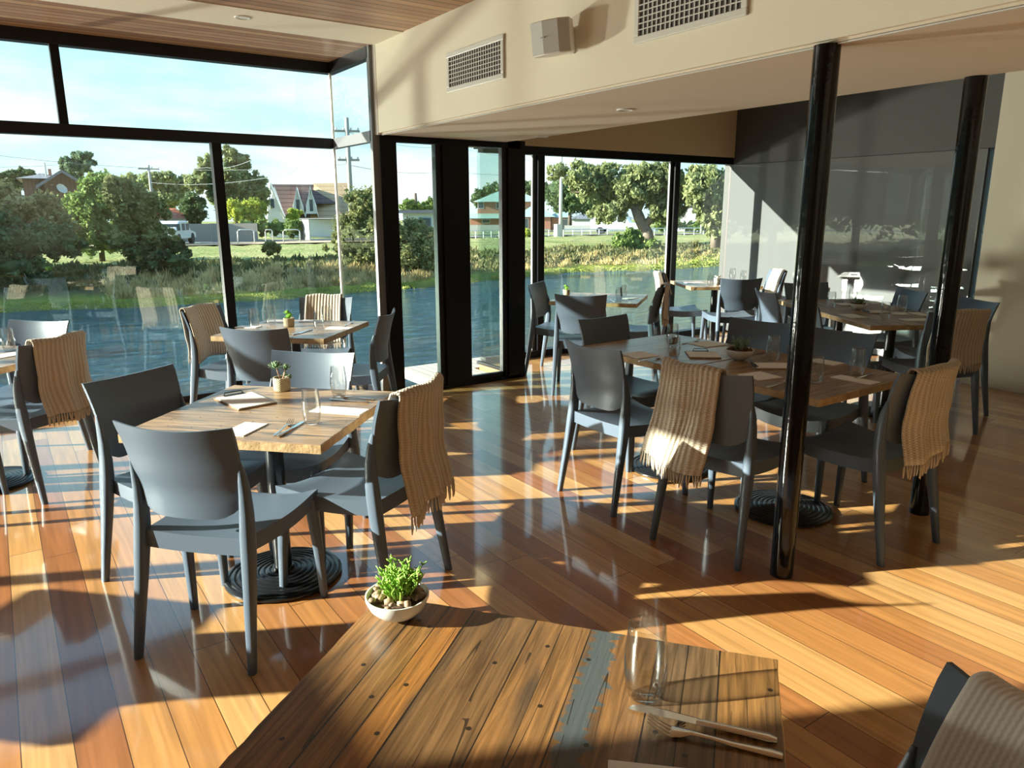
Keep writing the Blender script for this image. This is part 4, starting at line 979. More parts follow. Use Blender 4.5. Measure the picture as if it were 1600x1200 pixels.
# ---- trees
FM = {}
def fm(key, *a, **k): FM[key] = key; M[key] = foliage(key, *a, **k)
fm('leaf_olive', (.09, .105, .04), (.20, .21, .08), (.33, .30, .13)); fm('leaf_bright', (.08, .13, .035), (.16, .22, .06), (.26, .30, .10))
fm('leaf_dark', (.035, .06, .028), (.075, .115, .045), (.14, .18, .07)); fm('leaf_gum', (.12, .145, .07), (.21, .235, .10), (.32, .33, .15))
fm('leaf_yellow', (.12, .17, .03), (.32, .36, .05), (.55, .50, .07)); fm('leaf_orange', (.13, .12, .05), (.30, .24, .10), (.48, .34, .15))
fm('leaf_blue', (.06, .10, .06), (.12, .17, .10), (.2, .25, .14))
def tree(name, label, cat, base, blobs, leafm, nleaf=3500, ls=.18, trunk=None, barkm='darkbark', seed=1, core=.72, group=None, shell=.5, droop=0):
    """blobs: (right, up, radius_h, radius_v) in metres from the base; right is measured across the line of sight"""
    rr = random.Random(seed); ls = ls*.78; t = empty(name, base, 0, label, cat, group)
    d = Vector((base.x, base.y, 0)).normalized(); right = Vector((d.y, -d.x, 0)); B = []
    for (rx, up, rh, rv) in blobs: B.append((right*rx+d*rr.uniform(-.4, .4)*rh+Vector((0, 0, up)), rh, rv))
    vs, fs = [], []; wsum = sum(rh*rv for _, rh, rv in B)
    for c, rh, rv in B:
        sub = []
        for _ in range(max(26, int(46*rh*rv/(1+rh*rv*.2)))):
            v = Vector((rr.gauss(0, 1), rr.gauss(0, 1), rr.gauss(0, 1))).normalized()*rr.uniform(shell, 1.0); sub.append((c+Vector((v.x*rh, v.y*rh, v.z*rv)), rr.uniform(.13, .30)*min(rh, rv)))
        for _ in range(int(nleaf*2.6*rh*rv/wsum)):
            sc_, sr = sub[rr.randrange(len(sub))]; v = Vector((rr.gauss(0, 1), rr.gauss(0, 1), rr.gauss(0, 1))).normalized()*sr*(.45+abs(rr.gauss(0, .55)))
            p = sc_+v
            n = Vector((rr.gauss(0, 1), rr.gauss(0, 1), rr.gauss(0, 1))).normalized()*.7+v.normalized()*.6; n.normalize()
            a = n.orthogonal().normalized(); a = (Matrix.Rotation(rr.uniform(0, 6.28), 3, n) @ a)*ls*rr.uniform(.5, 1.1); b_ = n.cross(a)*rr.uniform(.35, .7)
            if droop: a = a+Vector((0, 0, -droop*ls))
            o = len(vs); vs += [p-a, p-b_, p+a, p+b_]; fs.append((o, o+1, o+2, o+3))
    me = bpy.data.meshes.new('foliage'); me.from_pydata([tuple(v) for v in vs], [], fs); 
    bm = bmesh.new(); bm.from_mesh(me)
    if core:
        for c, rh, rv in B:
            r = bmesh.ops.create_icosphere(bm, subdivisions=2, radius=1)
            for v in r['verts']:
                k = core*.8*(1+rr.uniform(-.2, .2)); v.co = Vector((v.co.x*rh*k, v.co.y*rh*k, v.co.z*rv*k))+c
    bm.to_mesh(me); bm.free(); me.materials.append(M[leafm]); ob = bpy.data.objects.new('foliage', me); COL.objects.link(ob); ob.parent = t
    if trunk:
        for nm, path in trunk:
            tb_ = MB(); P = [right*q[0]+d*(q[3] if len(q) > 3 else 0)+Vector((0, 0, q[1])) for q in path]; tb_.tube(P, [q[2] for q in path], 9)
            tb_.build(nm, barkm, t, smooth=True)
    return t
def treepx(name, label, cat, px, dist, boxes, leafm, base_z=None, **k):
    """boxes: photo boxes (x0, y0, x1, y1) turned into metres at the tree's own distance"""
    r = dist/FPX*1.0; ph = phi_of(px); bz = gz(dist-shore(ph)) if base_z is None else base_z; base = far(px, dist, bz); ca = math.cos(R_(abs(ph-55.2)))
    bl = []
    for x0, y0, x1, y1 in boxes:
        cx = (x0+x1)/2; right = (math.tan(math.atan((cx-800)/FPX)-math.atan((px-800)/FPX)))*dist
        zt_, zb_ = zat(cx, y0, dist), zat(cx, y1, dist); bl.append((right, (zt_+zb_)/2-bz, abs(x1-x0)/2*r*ca, (zt_-zb_)/2))
    return tree(name, label, cat, base, bl, leafm, **k)
TG = 'trees and bushes across the pond'
tr = lambda h, w=.12: [('trunk', [(0, -.2, w), (.05, h*.5, w*.8), (0, h, w*.5)])]
treepx('bank_bush', 'olive and rust coloured bush at the far left bank', 'bush', 40, 31, [(-60, 290, 30, 370), (0, 285, 70, 360), (45, 295, 110, 370), (-40, 340, 100, 390), (60, 330, 112, 390)], 'leaf_orange', nleaf=7000, ls=.16, trunk=tr(1.6), seed=11, core=.6, group=TG)
treepx('bank_bush', 'deep green bush low on the far left bank', 'bush', 30, 29, [(-40, 340, 40, 410), (20, 345, 90, 410), (70, 350, 125, 400), (-30, 390, 60, 440)], 'leaf_dark', nleaf=6000, ls=.15, seed=12, core=.7, group=TG)
treepx('leafy_tree', 'bright green round tree left of centre in the first window', 'tree', 150, 36, [(108, 280, 180, 350), (130, 270, 205, 335), (105, 310, 170, 370), (120, 335, 200, 385), (195, 278, 235, 320), (100, 345, 165, 395), (150, 350, 215, 400)], 'leaf_bright', nleaf=9000, ls=.15, trunk=tr(2.4), seed=13, core=.62, group=TG)
treepx('wattle_tree', 'olive green spreading tree before the first window mullion', 'tree', 200, 30, [(165, 272, 225, 330), (170, 300, 245, 370), (200, 300, 262, 360), (165, 340, 250, 400), (210, 350, 275, 395), (190, 385, 250, 410)], 'leaf_olive', nleaf=11000, ls=.13, trunk=[('trunk', [(0, -.2, .14), (.1, 1.2, .1), (0, 2.2, .06)])], seed=14, core=.55, group=TG)
treepx('bank_bush', 'dark low bush under the wattle tree', 'bush', 250, 29.5, [(190, 380, 250, 425), (230, 385, 290, 430), (255, 375, 285, 400)], 'leaf_dark', nleaf=4000, ls=.13, seed=15, core=.7, group=TG)
treepx('willow_tree', 'wispy pale tree rising behind the dark roofed house', 'tree', 135, 80, [(108, 252, 150, 280), (122, 236, 158, 262), (104, 246, 125, 262)], 'leaf_blue', nleaf=2500, ls=.28, trunk=tr(6.5, .2), seed=16, core=0, group=TG)
treepx('distant_tree', 'small distant tree left of the dark roofed house', 'tree', 35, 95, [(8, 266, 40, 284), (30, 263, 64, 284), (0, 276, 50, 300)], 'leaf_dark', nleaf=1500, ls=.4, trunk=tr(5, .3), seed=17, core=.6, group=TG)
treepx('gum_tree', 'tall rounded gum tree beside the first window mullion', 'tree', 368, 72, [(352, 226, 380, 262), (318, 236, 345, 290), (372, 238, 398, 280), (345, 255, 390, 310), (385, 270, 420, 318), (330, 275, 372, 330), (372, 295, 418, 335), (300, 262, 340, 300)], 'leaf_gum', nleaf=11000, ls=.26, trunk=tr(6, .3), seed=18, core=.66, group=TG)
treepx('round_tree', 'dark rounded small tree left of the first mullion', 'tree', 303, 66, [(283, 302, 322, 345), (290, 320, 324, 356)], 'leaf_dark', nleaf=3500, ls=.2, trunk=tr(1.5), seed=19, core=.7, group=TG)
treepx('distant_tree', 'thin crowned trees around the small wooden power pole', 'tree', 255, 100, [(225, 270, 255, 300), (250, 268, 285, 300), (240, 290, 290, 325), (280, 275, 310, 300)], 'leaf_gum', nleaf=3500, ls=.4, trunk=tr(6, .25), seed=20, core=.5, group=TG)
treepx('garden_tree', 'yellow green garden tree beside the steep roofed house', 'tree', 384, 62, [(353, 314, 392, 348), (378, 312, 416, 345), (362, 328, 414, 358)], 'leaf_yellow', nleaf=4500, ls=.17, trunk=tr(1.5), seed=21, core=.66, group=TG)
treepx('garden_shrub', 'small yellow shrub in front of the steep roofed house', 'bush', 458, 62, [(446, 325, 473, 350)], 'leaf_yellow', nleaf=1500, ls=.13, seed=22, core=.7, group=TG)
treepx('hedge', 'long clipped green hedge before the steep roofed house', 'hedge', 425, 60, [(372, 342, 400, 362), (395, 343, 425, 368), (415, 343, 445, 369), (438, 340, 470, 369)], 'leaf_bright', nleaf=5000, ls=.13, seed=23, core=.85, group=TG)
treepx('tussock', 'round grass tussock on the lawn bank', 'bush', 418, 34, [(405, 378, 432, 396)], 'leaf_olive', nleaf=1500, ls=.14, seed=24, core=.6, group=TG)
treepx('tea_tree', 'large feathery grey green tree behind the bay glass corner', 'tree', 570, 31.5, [(540, 292, 598, 350), (560, 285, 612, 340), (525, 320, 600, 380), (560, 330, 625, 390), (505, 360, 560, 400), (530, 375, 620, 425), (580, 360, 660, 420)], 'leaf_olive', nleaf=15000, ls=.11, trunk=[('trunk', [(0, -.2, .12), (.2, 1.3, .09), (.1, 2.6, .05)]), ('branch', [(.1, .8, .07), (-.6, 1.8, .04), (-1.1, 2.4, .02)]), ('branch', [(.1, 1, .07), (.9, 2, .04), (1.3, 2.8, .02)])], seed=25, core=.42, group=TG)
treepx('tea_tree', 'tea tree seen through the left glass of the door', 'tree', 650, 31.5, [(622, 340, 668, 395), (640, 350, 690, 400), (618, 375, 690, 435), (655, 380, 700, 430)], 'leaf_olive', nleaf=8000, ls=.11, trunk=tr(1.6), seed=26, core=.5, group=TG)
treepx('distant_tree', 'low leafy tree above the flat garage roof', 'tree', 650, 95, [(625, 312, 652, 334), (645, 315, 672, 332), (668, 306, 690, 332)], 'leaf_bright', nleaf=2000, ls=.35, trunk=tr(5, .3), seed=27, core=.6, group=TG)
treepx('distant_tree', 'dark tree above the left end of the brick house', 'tree', 765, 170, [(738, 296, 762, 325), (752, 288, 795, 318), (770, 283, 800, 310)], 'leaf_dark', nleaf=2500, ls=.6, trunk=tr(5, .3), seed=28, core=.7, group=TG)
treepx('distant_tree', 'dense dark tree above the green roof, left of the far mullion', 'tree', 830, 165, [(806, 284, 842, 318), (825, 280, 858, 315)], 'leaf_dark', nleaf=2500, ls=.6, trunk=tr(5, .3), seed=29, core=.75, group=TG)
treepx('dense_tree', 'dark green trees behind the concrete pole', 'tree', 890, 110, [(852, 280, 900, 330), (875, 290, 925, 335), (910, 285, 960, 335), (940, 280, 985, 330)], 'leaf_dark', nleaf=8000, ls=.4, trunk=tr(5, .3), seed=30, core=1.15, group=TG)
treepx('big_gum_tree', 'big spreading gum tree with a thick leaning trunk in the far window', 'tree', 1003, 47, [(856, 256, 892, 282), (882, 252, 935, 292), (925, 250, 985, 290), (945, 275, 1010, 325), (975, 255, 1040, 300), (1000, 250, 1060, 300), (1005, 285, 1060, 330), (1030, 262, 1092, 315), (920, 320, 968, 348), (900, 290, 945, 318), (1020, 320, 1058, 345), (960, 262, 1030, 320), (1010, 300, 1062, 352), (935, 300, 990, 345), (890, 262, 950, 310), (1040, 300, 1075, 340)], 'leaf_gum', nleaf=20000, ls=.19,
       trunk=[('trunk', [(.45, -.3, .56), (.30, .7, .42), (-.15, 1.6, .34), (-.45, 2.3, .28)]), ('branch', [(-.3, 2.0, .26), (.1, 2.8, .20), (.6, 3.8, .10)]), ('branch', [(-.4, 2.2, .24), (-1.4, 2.9, .14), (-2.8, 3.1, .09), (-4.2, 3.6, .04)]), ('branch', [(.2, 1.2, .28), (.9, 1.8, .18), (1.6, 3.0, .08)]), ('branch', [(-.4, 2.2, .2), (-.5, 3.2, .12), (-1.2, 4.4, .05)]), ('branch', [(-2.6, 3.1, .09), (-4.3, 3.2, .07), (-4.9, 4.2, .04)]), ('branch', [(.9, 1.8, .14), (2.6, 2.2, .08), (3.6, 2.3, .04)])], barkm='bark', seed=31, core=.40, group=TG, shell=.6, droop=.35)
treepx('bank_bush', 'rounded light green bush at the foot of the big gum tree', 'bush', 985, 44, [(958, 360, 1000, 400), (975, 358, 1010, 395), (990, 370, 1035, 402), (1010, 378, 1045, 405)], 'leaf_bright', nleaf=5500, ls=.15, seed=32, core=.7, group=TG)
treepx('gum_tree', 'gum tree filling the last far window by the grey wall', 'tree', 1120, 46, [(1062, 255, 1110, 300), (1085, 262, 1140, 320), (1100, 300, 1150, 350), (1075, 290, 1115, 325), (1110, 340, 1160, 385), (1125, 255, 1190, 330), (1085, 310, 1145, 365), (1065, 262, 1130, 330)], 'leaf_gum', nleaf=13000, ls=.2, trunk=tr(4, .3), barkm='bark', seed=33, core=.5, group=TG, droop=.3)
treepx('garden_shrub', 'bright yellow shrub in front of the brick house', 'bush', 825, 62, [(812, 356, 842, 372)], 'leaf_yellow', nleaf=1200, ls=.15, seed=34, core=.7, group=TG)
treepx('garden_shrub', 'leafy green shrub before the small gabled house', 'bush', 1040, 90, [(1020, 335, 1065, 362), (1062, 345, 1110, 366)], 'leaf_bright', nleaf=2000, ls=.3, seed=35, core=.7, group=TG)
# trees round to the left of the pond: seen only as reflections in the glazed panel
for k, (ph, d, h) in enumerate(((97, 8, 5), (104, 14, 8), (111, 9, 6.5), (117, 16, 10), (123, 12, 9), (129, 10, 8), (135, 14, 9), (141, 12, 8), (147, 16, 10), (153, 12, 8), (160, 14, 9), (168, 12, 7))):
    base = gpos(ph, d); tree('pond_tree', '%s tree on the left shore of the pond, %s from the bay' % (('olive', 'dark', 'pale green')[k % 3], ('first', 'second', 'third', 'fourth', 'fifth', 'sixth', 'seventh', 'eighth', 'ninth', 'tenth', 'eleventh', 'twelfth')[k]), 'tree', base, [(0, h*.62, h*.42, h*.36), (h*.25, h*.45, h*.3, h*.28), (-h*.3, h*.42, h*.3, h*.28), (0, h*.25, h*.5, h*.2)], ('leaf_olive', 'leaf_dark', 'leaf_gum')[k % 3], nleaf=2500, ls=.3, seed=50+k, core=.75, group='trees on the left shore')

# ---- houses
def local_frame(px, dist, yaw=0):
    b = far(px, dist); a = math.atan2(b.y, b.x)-math.pi/2; return b, a+R_(yaw)      # local x = right across the view, y = away
def gable(b, x0, x1, y0, y1, z0, z1, mi=0, axis='x', over=.3, th=.12):
    """gabled roof slabs, ridge along axis"""
    if axis == 'x':
        ym = (y0+y1)/2
        for s in (0, 1):
            ya = y0-over if s == 0 else y1+over; k = (ya-ym)/((y0 if s == 0 else y1)-ym); za = z1-(z1-z0)*k
            b.add([(x0-over, ya, za), (x1+over, ya, za), (x1+over, ym, z1), (x0-over, ym, z1), (x0-over, ya, za-th), (x1+over, ya, za-th), (x1+over, ym, z1-th), (x0-over, ym, z1-th)], [(0,1,2,3),(7,6,5,4),(0,4,5,1),(3,2,6,7),(0,3,7,4),(1,5,6,2)], mi)
    else:
        xm = (x0+x1)/2
        for s in (0, 1):
            xa = x0-over if s == 0 else x1+over; k = (xa-xm)/((x0 if s == 0 else x1)-xm); za = z1-(z1-z0)*k
            b.add([(xa, y0-over, za), (xm, y0-over, z1), (xm, y1+over, z1), (xa, y1+over, za), (xa, y0-over, za-th), (xm, y0-over, z1-th), (xm, y1+over, z1-th), (xa, y1+over, za-th)], [(0,1,2,3),(7,6,5,4),(0,4,5,1),(1,5,6,2),(2,6,7,3),(3,7,4,0)], mi)
def gablewall(b, x0, x1, y, z0, z1, zr, mi=0, th=.15):
    xm = (x0+x1)/2; P = [(x0, z0), (x1, z0), (x1, z1), (xm, zr), (x0, z1)]
    n = 5; vs = [(p[0], y, p[1]) for p in P]+[(p[0], y+th, p[1]) for p in P]
    b.add(vs, [tuple(range(n)), tuple(range(n, 2*n))[::-1]]+[(i, (i+1) % n, n+(i+1) % n, n+i) for i in range(n)], mi)
def hip(b, x0, x1, y0, y1, z0, z1, inset, mi=0, over=.35):
    x0 -= over; x1 += over; y0 -= over; y1 += over; ym = (y0+y1)/2
    b.add([(x0, y0, z0), (x1, y0, z0), (x1, y1, z0), (x0, y1, z0), (x0+inset, ym, z1), (x1-inset, ym, z1)], [(0,1,5,4), (1,2,5), (2,3,4,5), (3,0,4), (3,2,1,0)], mi)
def hwin(par, x0, x1, z0, z1, y, frame='whitewall'):
    f = MB().box((x0-.08, y-.05, z0-.08), (x1+.08, y, z1+.08)).build('window', frame, par); MB().box((x0, y-.07, z0), (x1, y-.05, z1)).build('pane', 'winglass', f)
def X(px, cx, dist): return math.tan(math.atan((px-800)/FPX)-math.atan((cx-800)/FPX))*dist
# steep roofed house with dormers
def aframe():
    cx, D = 490, 78; b, a = local_frame(cx, D); t = empty('steep_roof_house', b, a, 'house with steep brown tiled roof and two white dormers', 'house')
    f = lambda p: X(p, cx, D); z = lambda y, p=cx: zat(p, y, D)-b.z
    x0, x1 = f(422), f(548); zr = z(286); ze = z(341)
    m = MB(); xa, xb = f(430), f(500)
    # steep main roof: front plane leaning back from eave to ridge
    m.add([(f(441), 0, ze), (f(505), 0, ze), (f(505)-.0, 4, zr), (f(426), 4, zr), (f(441), 8, ze), (f(505), 8, ze)], [(0, 1, 2, 3), (3, 2, 5, 4), (0, 3, 4), (1, 5, 2), (0, 4, 5, 1)])
    m.build('main_roof', 'brownroof', t)
    m = MB(); m.add([(f(492), .3, z(318)), (f(528), .3, z(318)), (f(528), 4, z(290)), (f(488), 4, z(290)), (f(492), 8, z(318)), (f(528), 8, z(318))], [(0, 1, 2, 3), (3, 2, 5, 4), (0, 3, 4), (1, 5, 2), (0, 4, 5, 1)]); m.build('upper_roof', 'brownroof', t)
    m = MB(); m.add([(f(492), 4.2, z(284)), (f(548), 4.2, z(283)), (f(556), -2.5, z(341)), (f(478), .2, z(341)), (f(548), 9, z(341)), (f(492), 9, z(341))], [(0, 1, 2, 3), (1, 0, 5, 4), (1, 4, 2), (0, 3, 5)]); m.build('tan_roof', 'tanroof', t)
    m = MB(); gx0, gx1 = f(420), f(446); gablewall(m, gx0, gx1, -.2, 0, z(338), z(291)); m.build('gable_end', 'whitewall', t)
    MB().box((f(425), .1, 0), (f(545), 7.5, ze-.1)).build('house_walls', 'whitewall', t)
    bb = MB()
    for q in ((gx0-.1, gx1),): 
        bb.tube([(f(419), -.35, z(341)), (f(427), -.35, z(287))], .12, 4); bb.tube([(f(427), -.35, z(287)), (f(446), -.35, z(341))], .12, 4)
    bb.build('barge_boards', 'whitewall', t)
    hwin(t, f(427)-.1, f(431), z(325), z(311), -.22)
    for (p0, p1, top) in ((458, 476, 292), (478, 496, 290)):
        d = MB(); gablewall(d, f(p0)+.05, f(p1)-.05, -.6, z(334), z(322), z(top+4)); d.box((f(p0)+.05, -.5, z(334)), (f(p1)-.05, 2.2, z(323))); w_ = d.build('dormer', 'whitewall', t)
        r = MB(); gable(r, f(p0)+.15, f(p1)-.15, -.7, 3, z(321), z(top), 0, 'y', .2, .3); r.build('dormer_roof', 'whitewall', w_)
        q = (f(p0)+f(p1))/2; MB().box((q-.16, -.64, z(330)), (q+.16, -.6, z(312))).build('pane', 'winglass', w_)
aframe()
# dark roofed house at far left
def darkhouse():
    cx, D = 95, 62; b, a = local_frame(cx, D, 0); t = empty('dark_roof_house', b, a, 'dark house with grey roof and chimney behind the left trees', 'house')
    f = lambda p: X(p, cx, D); z = lambda y: zat(cx, y, D)-b.z
    MB().box((f(42), 1, 0), (f(135), 9, z(279))).build('house_walls', 'darkboards', t)
    m = MB(); hip(m, f(42), f(100), .6, 9, z(279), z(267), 1.6); m.build('main_roof', 'greyroof', t)
    m = MB(); gablewall(m, f(76), f(132), -1.2, 0, z(284), z(268)); m.box((f(76), -1.1, 0), (f(132), 3, z(284))); m.build('gable_wing', 'darkboards', t)
    m = MB(); gable(m, f(76), f(132), -1.4, 4, z(284), z(267), 0, 'y', .5, .2); m.build('gable_roof', 'greyroof', t)
    MB().box((f(84), 2, z(272)), (f(89), 2.5, z(262))).build('chimney', 'brick', t)
    MB().tube([(f(80), 1.5, z(280)), (f(80), 1.5, z(253))], .07, 6).build('flue_pipe', 'concrete', t)
    MB().lathe([(.02, 0), (.28, .05), (.36, .14)], 14, cap1=False).build('satellite_dish', 'galv', t, loc=(f(100), -1.5, z(297)))
    t.children[-1].rotation_euler = (R_(60), 0, R_(35)) if t.children else (0, 0, 0)
darkhouse()
def redhouse():
    cx, D = 270, 66; b, a = local_frame(cx, D); t = empty('red_roof_cottage', b, a, 'low house with a red tiled roof behind the wattle tree', 'house')
    f = lambda p: X(p, cx, D); z = lambda y: zat(cx, y, D)-b.z
    MB().box((f(240), 0, 0), (f(290), 6, z(341))).build('house_walls', 'whitewall', t); m = MB(); hip(m, f(240), f(290), 0, 6, z(341), z(325), 2); m.build('roof', 'redroof', t)
redhouse()
def garage():
    cx, D = 660, 75; b, a = local_frame(cx, D); t = empty('flat_roof_house', b, a, 'pale flat roofed house with a blue framed window seen in the door glass', 'house')
    f = lambda p: X(p, cx, D); z = lambda y: zat(cx, y, D)-b.z
    MB().box((f(630), 0, 0), (f(705), 7, z(331))).build('house_walls', 'blockwall', t)
    MB().box((f(612), -.5, z(333)), (f(708), 7.4, z(328))).build('flat_roof', 'greyroof', t)
    hwin(t, f(655), f(672), z(356), z(341), -.02, 'bluetrim')
garage()
def brickhouse():
    cx, D = 800, 135; b, a = local_frame(cx, D); t = empty('brick_house', b, a, 'two storey red brick house with grey green hipped roofs', 'house')
    f = lambda p: X(p, cx, D); z = lambda y: zat(cx, y, D)-b.z
    MB().box((f(747), 2, z(337)), (f(842), 12, z(314))).build('upper_storey', 'brick', t)
    m = MB(); hip(m, f(747), f(842), 2, 12, z(315), z(297), 4.5, over=.8); m.build('upper_roof', 'greenroof', t)
    MB().box((f(736), 0, 0), (f(812), 8, z(340))).build('ground_storey', 'brick', t)
    m = MB(); m.add([(f(728), -1, z(341)), (f(812), -1, z(341)), (f(812), 3, z(331)), (f(740), 3, z(331))], [(0, 1, 2, 3)]); m.add([(f(728), -1, z(342)), (f(812), -1, z(342)), (f(812), 3, z(332)), (f(740), 3, z(332))], [(3, 2, 1, 0)]); m.build('lower_roof', 'greenroof', t)
    MB().box((f(812), -2, 0), (f(858), 6, z(338))).build('side_wing', 'brick', t)
    m = MB(); hip(m, f(808), f(862), -2, 6, z(339), z(321), 3); m.build('wing_roof', 'greenroof', t)
    MB().box((f(860), -1, 0), (f(892), 6, z(340))).build('end_wing', 'brick', t)
    m = MB(); hip(m, f(858), f(895), -1, 6, z(340), z(329), 2.5); m.build('end_roof', 'greenroof', t)
    for (p0, p1, za, zb, y) in ((748, 756, 325, 316, 2), (776, 784, 325, 316, 2), (755, 766, 348, 343, 0), (818, 824, 356, 342, -2), (830, 838, 356, 342, -2), (876, 884, 356, 343, -1)): hwin(t, f(p0), f(p1), z(za), z(zb), y)
    m = MB(); m.box((f(728), -9, 0), (f(800), -8.8, z(350))); m.build('front_wall', 'cement', t)
brickhouse()
def greyhouse():
    cx, D = 930, 120; b, a = local_frame(cx, D); t = empty('grey_roof_house', b, a, 'low house with a dark grey roof behind the big gum tree', 'house')
    f = lambda p: X(p, cx, D); z = lambda y: zat(cx, y, D)-b.z
    MB().box((f(895), 0, 0), (f(985), 8, z(341))).build('house_walls', 'blockwall', t); m = MB(); hip(m, f(892), f(988), 0, 8, z(342), z(326), 4); m.build('roof', 'greyroof', t)
    MB().box((f(888), -12, 0), (f(950), -11.8, z(350))).build('front_fence', 'cement', t)
greyhouse()
def smallhouse():
    cx, D = 1085, 110; b, a = local_frame(cx, D); t = empty('gabled_cottage', b, a, 'white gabled cottage seen in the last far window', 'house')
    f = lambda p: X(p, cx, D); z = lambda y: zat(cx, y, D)-b.z
    m = MB(); gablewall(m, f(1068), f(1092), -1, 0, z(336), z(324)); m.box((f(1060), 0, 0), (f(1118), 7, z(338))); m.build('house_walls', 'whitewall', t)
    m = MB(); hip(m, f(1060), f(1118), 0, 7, z(339), z(327), 3); m.build('roof', 'greyroof', t)
smallhouse()
# ---- paling fence, rails, poles, wires, cars
def fence_line(name, label, pts, h, m, cat='fence'):
    t = empty(name, pts[0], 0, label, cat); o = pts[0]
    for p, q in zip(pts, pts[1:]):
        d = q-p; L_ = math.hypot(d.x, d.y); a = math.atan2(d.y, d.x)
        MB().box((0, -.03, -.1), (L_, .03, h)).build('panel', m, t, loc=p-o, rz=a)
fence_line('paling_fence', 'grey timber paling fence left of the hedge', [far(280, 61), far(325, 60), far(400, 59)], 1.35, 'paling')
fence_line('paling_fence', 'short sloping paling fence right of the hedge', [far(468, 60), far(482, 58)], 1.6, 'paling')
def rail_hoop(px0, px1, ytop, dist, label):
    t0 = far(px0, dist, gz(dist-shore(phi_of(px0)))-.02); q = far(px1, dist, t0.z); h = zat(px0, ytop, dist)-t0.z; d = q-t0; r = .035
    t = MB().tube([(0, 0, 0), (0, 0, h*.86), tuple(d*.08+Vector((0, 0, h*.97))), tuple(d*.2+Vector((0, 0, h))), tuple(d*.8+Vector((0, 0, h))), tuple(d*.92+Vector((0, 0, h*.97))), (d.x, d.y, h*.86), (d.x, d.y, 0)], r, 6).build('pipe_barrier', 'galv', smooth=True, loc=t0)
    tag(t, label, 'barrier', 'bent pipe barriers beside the path')
for p0, p1, lab in ((250, 280, 'pipe barrier left of the paling fence, partly behind the wattle tree'), (368, 394, 'wide pipe barrier just right of the first mullion'), (412, 423, 'narrow pipe barrier in front of the hedge'), (440, 466, 'pipe barrier before the yellow shrub')): rail_hoop(p0, p1, 359, 52, lab)
def rail_fence(p0, p1, dist0, dist1, n, ytop, label):
    A, B_ = far(p0, dist0), far(p1, dist1); t = empty('rail_fence', A, 0, label, 'fence', 'white rail fences along the street'); h = zat(p0, ytop, dist0)-A.z
    for k in range(n):
        q = (B_-A)*(k/(n-1)); MB().tube([(q.x, q.y, q.z-.2), (q.x, q.y, h+q.z)], .045, 5).build('post', 'galv', t)
    d = B_-A; r = MB(); r.tube([(0, 0, h), (d.x, d.y, d.z+h)], .04, 5); r.tube([(0, 0, h*.5), (d.x, d.y, d.z+h*.5)], .025, 5); r.build('rails', 'galv', t)
rail_fence(730, 858, 58, 64, 12, 361, 'white rail fence in front of the brick house'); rail_fence(866, 950, 64, 70, 7, 359, 'white rail fence left of the parked four wheel drive'); rail_fence(1008, 1160, 66, 72, 11, 357, 'rail fence behind the big gum tree')
def pole(px, dist, y1, y0, m, label, arms, r=.14, base_z=None):
    b = far(px, dist); base_z = b.z; z1 = zat(px, y1, dist)-base_z; t = empty('power_pole', b, 0, label, 'power pole', 'power poles'); MB().tube([(0, 0, -.3), (0, 0, z1)], [r*1.25, r*.8], 9).build('pole_shaft', m, t, smooth=True)
    a = math.atan2(b.y, b.x)-math.pi/2
    for (yy, w) in arms:
        z = zat(px, yy, dist)-base_z; c = MB().box((-w/2, -.06, z-.06), (w/2, .06, z+.06)).build('cross_arm', m, t, rz=a)
        for k in range(4):
            MB().lathe([(.05, z+.06), (.06, z+.12), (.03, z+.2)], 7, c=(-w/2+.1+(w-.2)*k/3, 0)).build('insulator', 'galv', c)
    return b
pole(240, 75, 258, 300, 'wood_pole', 'small wooden power pole above the wattle tree', ((264, 1.7),), .13)
pole(549, 48, 184, 300, 'wood_pole', 'tall wooden power pole seen through the bay glass corner', ((205, 1.5), (250, 1.3)), .15)
pole(876, 62, 238, 360, 'concrete', 'slim pale concrete pole before the big gum tree', (), .13)
MB().box((-.25, -.2, 0), (.25, .2, 1.0)).build('meter_box', 'concrete', loc=far(872, 61.5)); tag(bpy.data.objects['meter_box'], 'pale utility box at the foot of the concrete pole', 'box')
pole(1097, 80, 300, 360, 'concrete', 'thin pale pole in the last far window', (), .09)
def wire(pts, label):
    o = pts[0]; P = []
    for a, b in zip(pts, pts[1:]):
        for k in range(12):
            q = k/12; p = a.lerp(b, q)-o; p.z -= (b-a).length*.014*4*q*(1-q); P.append(p)
    P.append(pts[-1]-o); w = MB().tube(P, .014, 5).build('power_line', 'wire', loc=o); tag(w, label, 'cable', 'overhead power lines')
def wp(x, y, dist): p = far(x, dist, 0); p.z = zat(x, y, dist); return p
wire([wp(-80, 231, 70), wp(240, 263, 75), wp(549, 256, 60)], 'upper power line running from the left past the small pole')
wire([wp(240, 285, 75), wp(420, 278, 55), wp(470, 262, 40)], 'sagging cable rising from the small pole past the gum tree')
wire([wp(330, 262, 60), wp(400, 250, 45)], 'short bright cable across the gum tree crown')
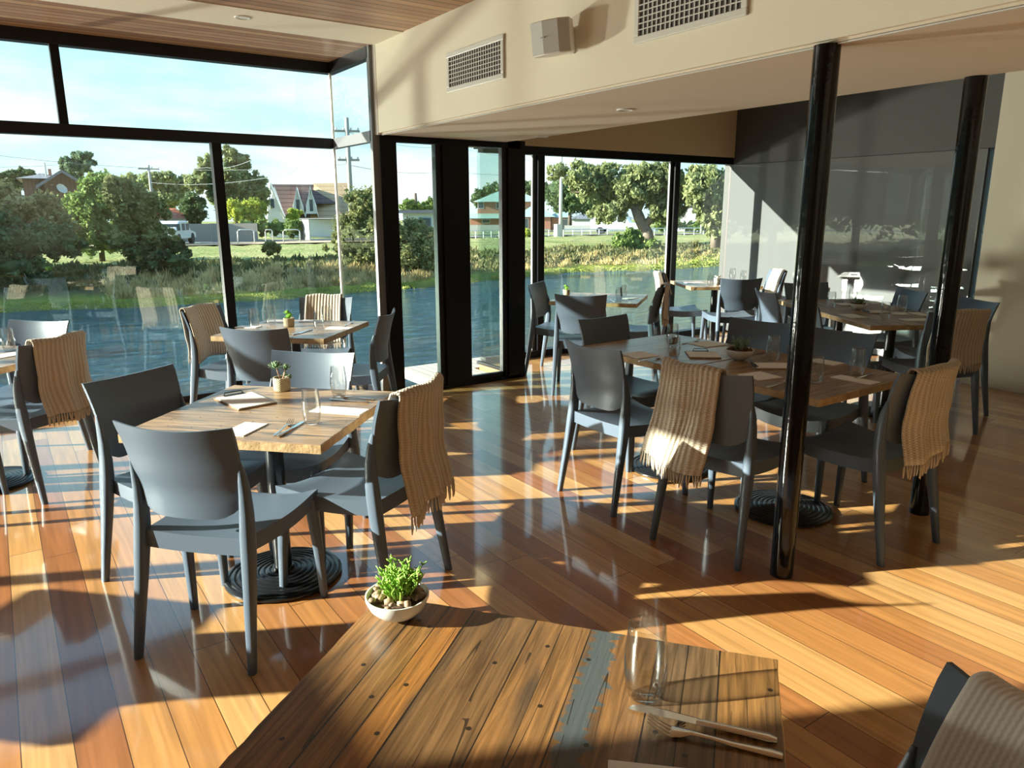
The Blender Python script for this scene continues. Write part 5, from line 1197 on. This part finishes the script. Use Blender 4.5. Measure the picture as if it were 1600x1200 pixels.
wire([wp(549, 206, 48), wp(700, 228, 80), wp(1000, 262, 120)], 'power line leaving the tall pole to the right, upper')
wire([wp(549, 258, 48), wp(700, 267, 70), wp(860, 270, 90)], 'power line leaving the tall pole to the right, lower')
wire([wp(-80, 260, 80), wp(100, 258, 85), wp(330, 262, 60)], 'faint lower power line over the dark roofed house')
def car(px, dist, yaw, label, kind):
    b = far(px, dist); b.z += .05; a = math.atan2(b.y, b.x)-math.pi/2+R_(yaw); t = empty(kind, b, a, label, 'car', 'parked cars'); L_, W, Hh = (4.6, 1.85, 1.9) if kind == 'four_wheel_drive' else (4.3, 1.75, 1.45)
    m = MB(); side = [(-L_/2, .45), (L_/2, .45), (L_/2, Hh*.52), (L_*.30, Hh*.56), (L_*.18, Hh*.98), (-L_*.40, Hh), (-L_*.485, Hh*.56)] if kind == 'four_wheel_drive' else [(-L_/2, .35), (L_/2, .35), (L_/2, .7), (L_*.25, .88), (L_*.1, Hh), (-L_*.22, Hh), (-L_*.42, .95), (-L_/2, .8)]
    n = len(side); vs = [(x, -W/2, z) for x, z in side]+[(x, W/2, z) for x, z in side]; m.add(vs, [tuple(range(n)), tuple(range(n, 2*n))[::-1]]+[(i, (i+1) % n, n+(i+1) % n, n+i) for i in range(n)]); m.build('car_body', 'carpaint', t, bevel=.06)
    for x in (-L_*.3, -L_*.08, L_*.1): MB().box((x-.28, -W/2-.02, Hh*.6), (x+.28, W/2+.02, Hh*.88)).build('side_window', 'winglass', t)
    for x in (-L_*.31, L_*.32):
        for y in (-W/2+.1, W/2-.1):
            w_ = MB().tube([(x, y-.12, .34), (x, y+.12, .34)], .34, 16).build('wheel', 'tyre', t)
    if kind == 'four_wheel_drive': MB().tube([(-L_/2-.2, 0, 1.0), (-L_/2+.02, 0, 1.0)], .36, 16).build('spare_wheel', 'carpaint', t)
car(964, 72, -8, 'white four wheel drive parked left of the big gum tree', 'four_wheel_drive')
car(264, 52, 72, 'silver hatchback parked behind the wattle tree', 'hatchback')
car(1150, 78, 0, 'white car parked at the far right of the street', 'hatchback')
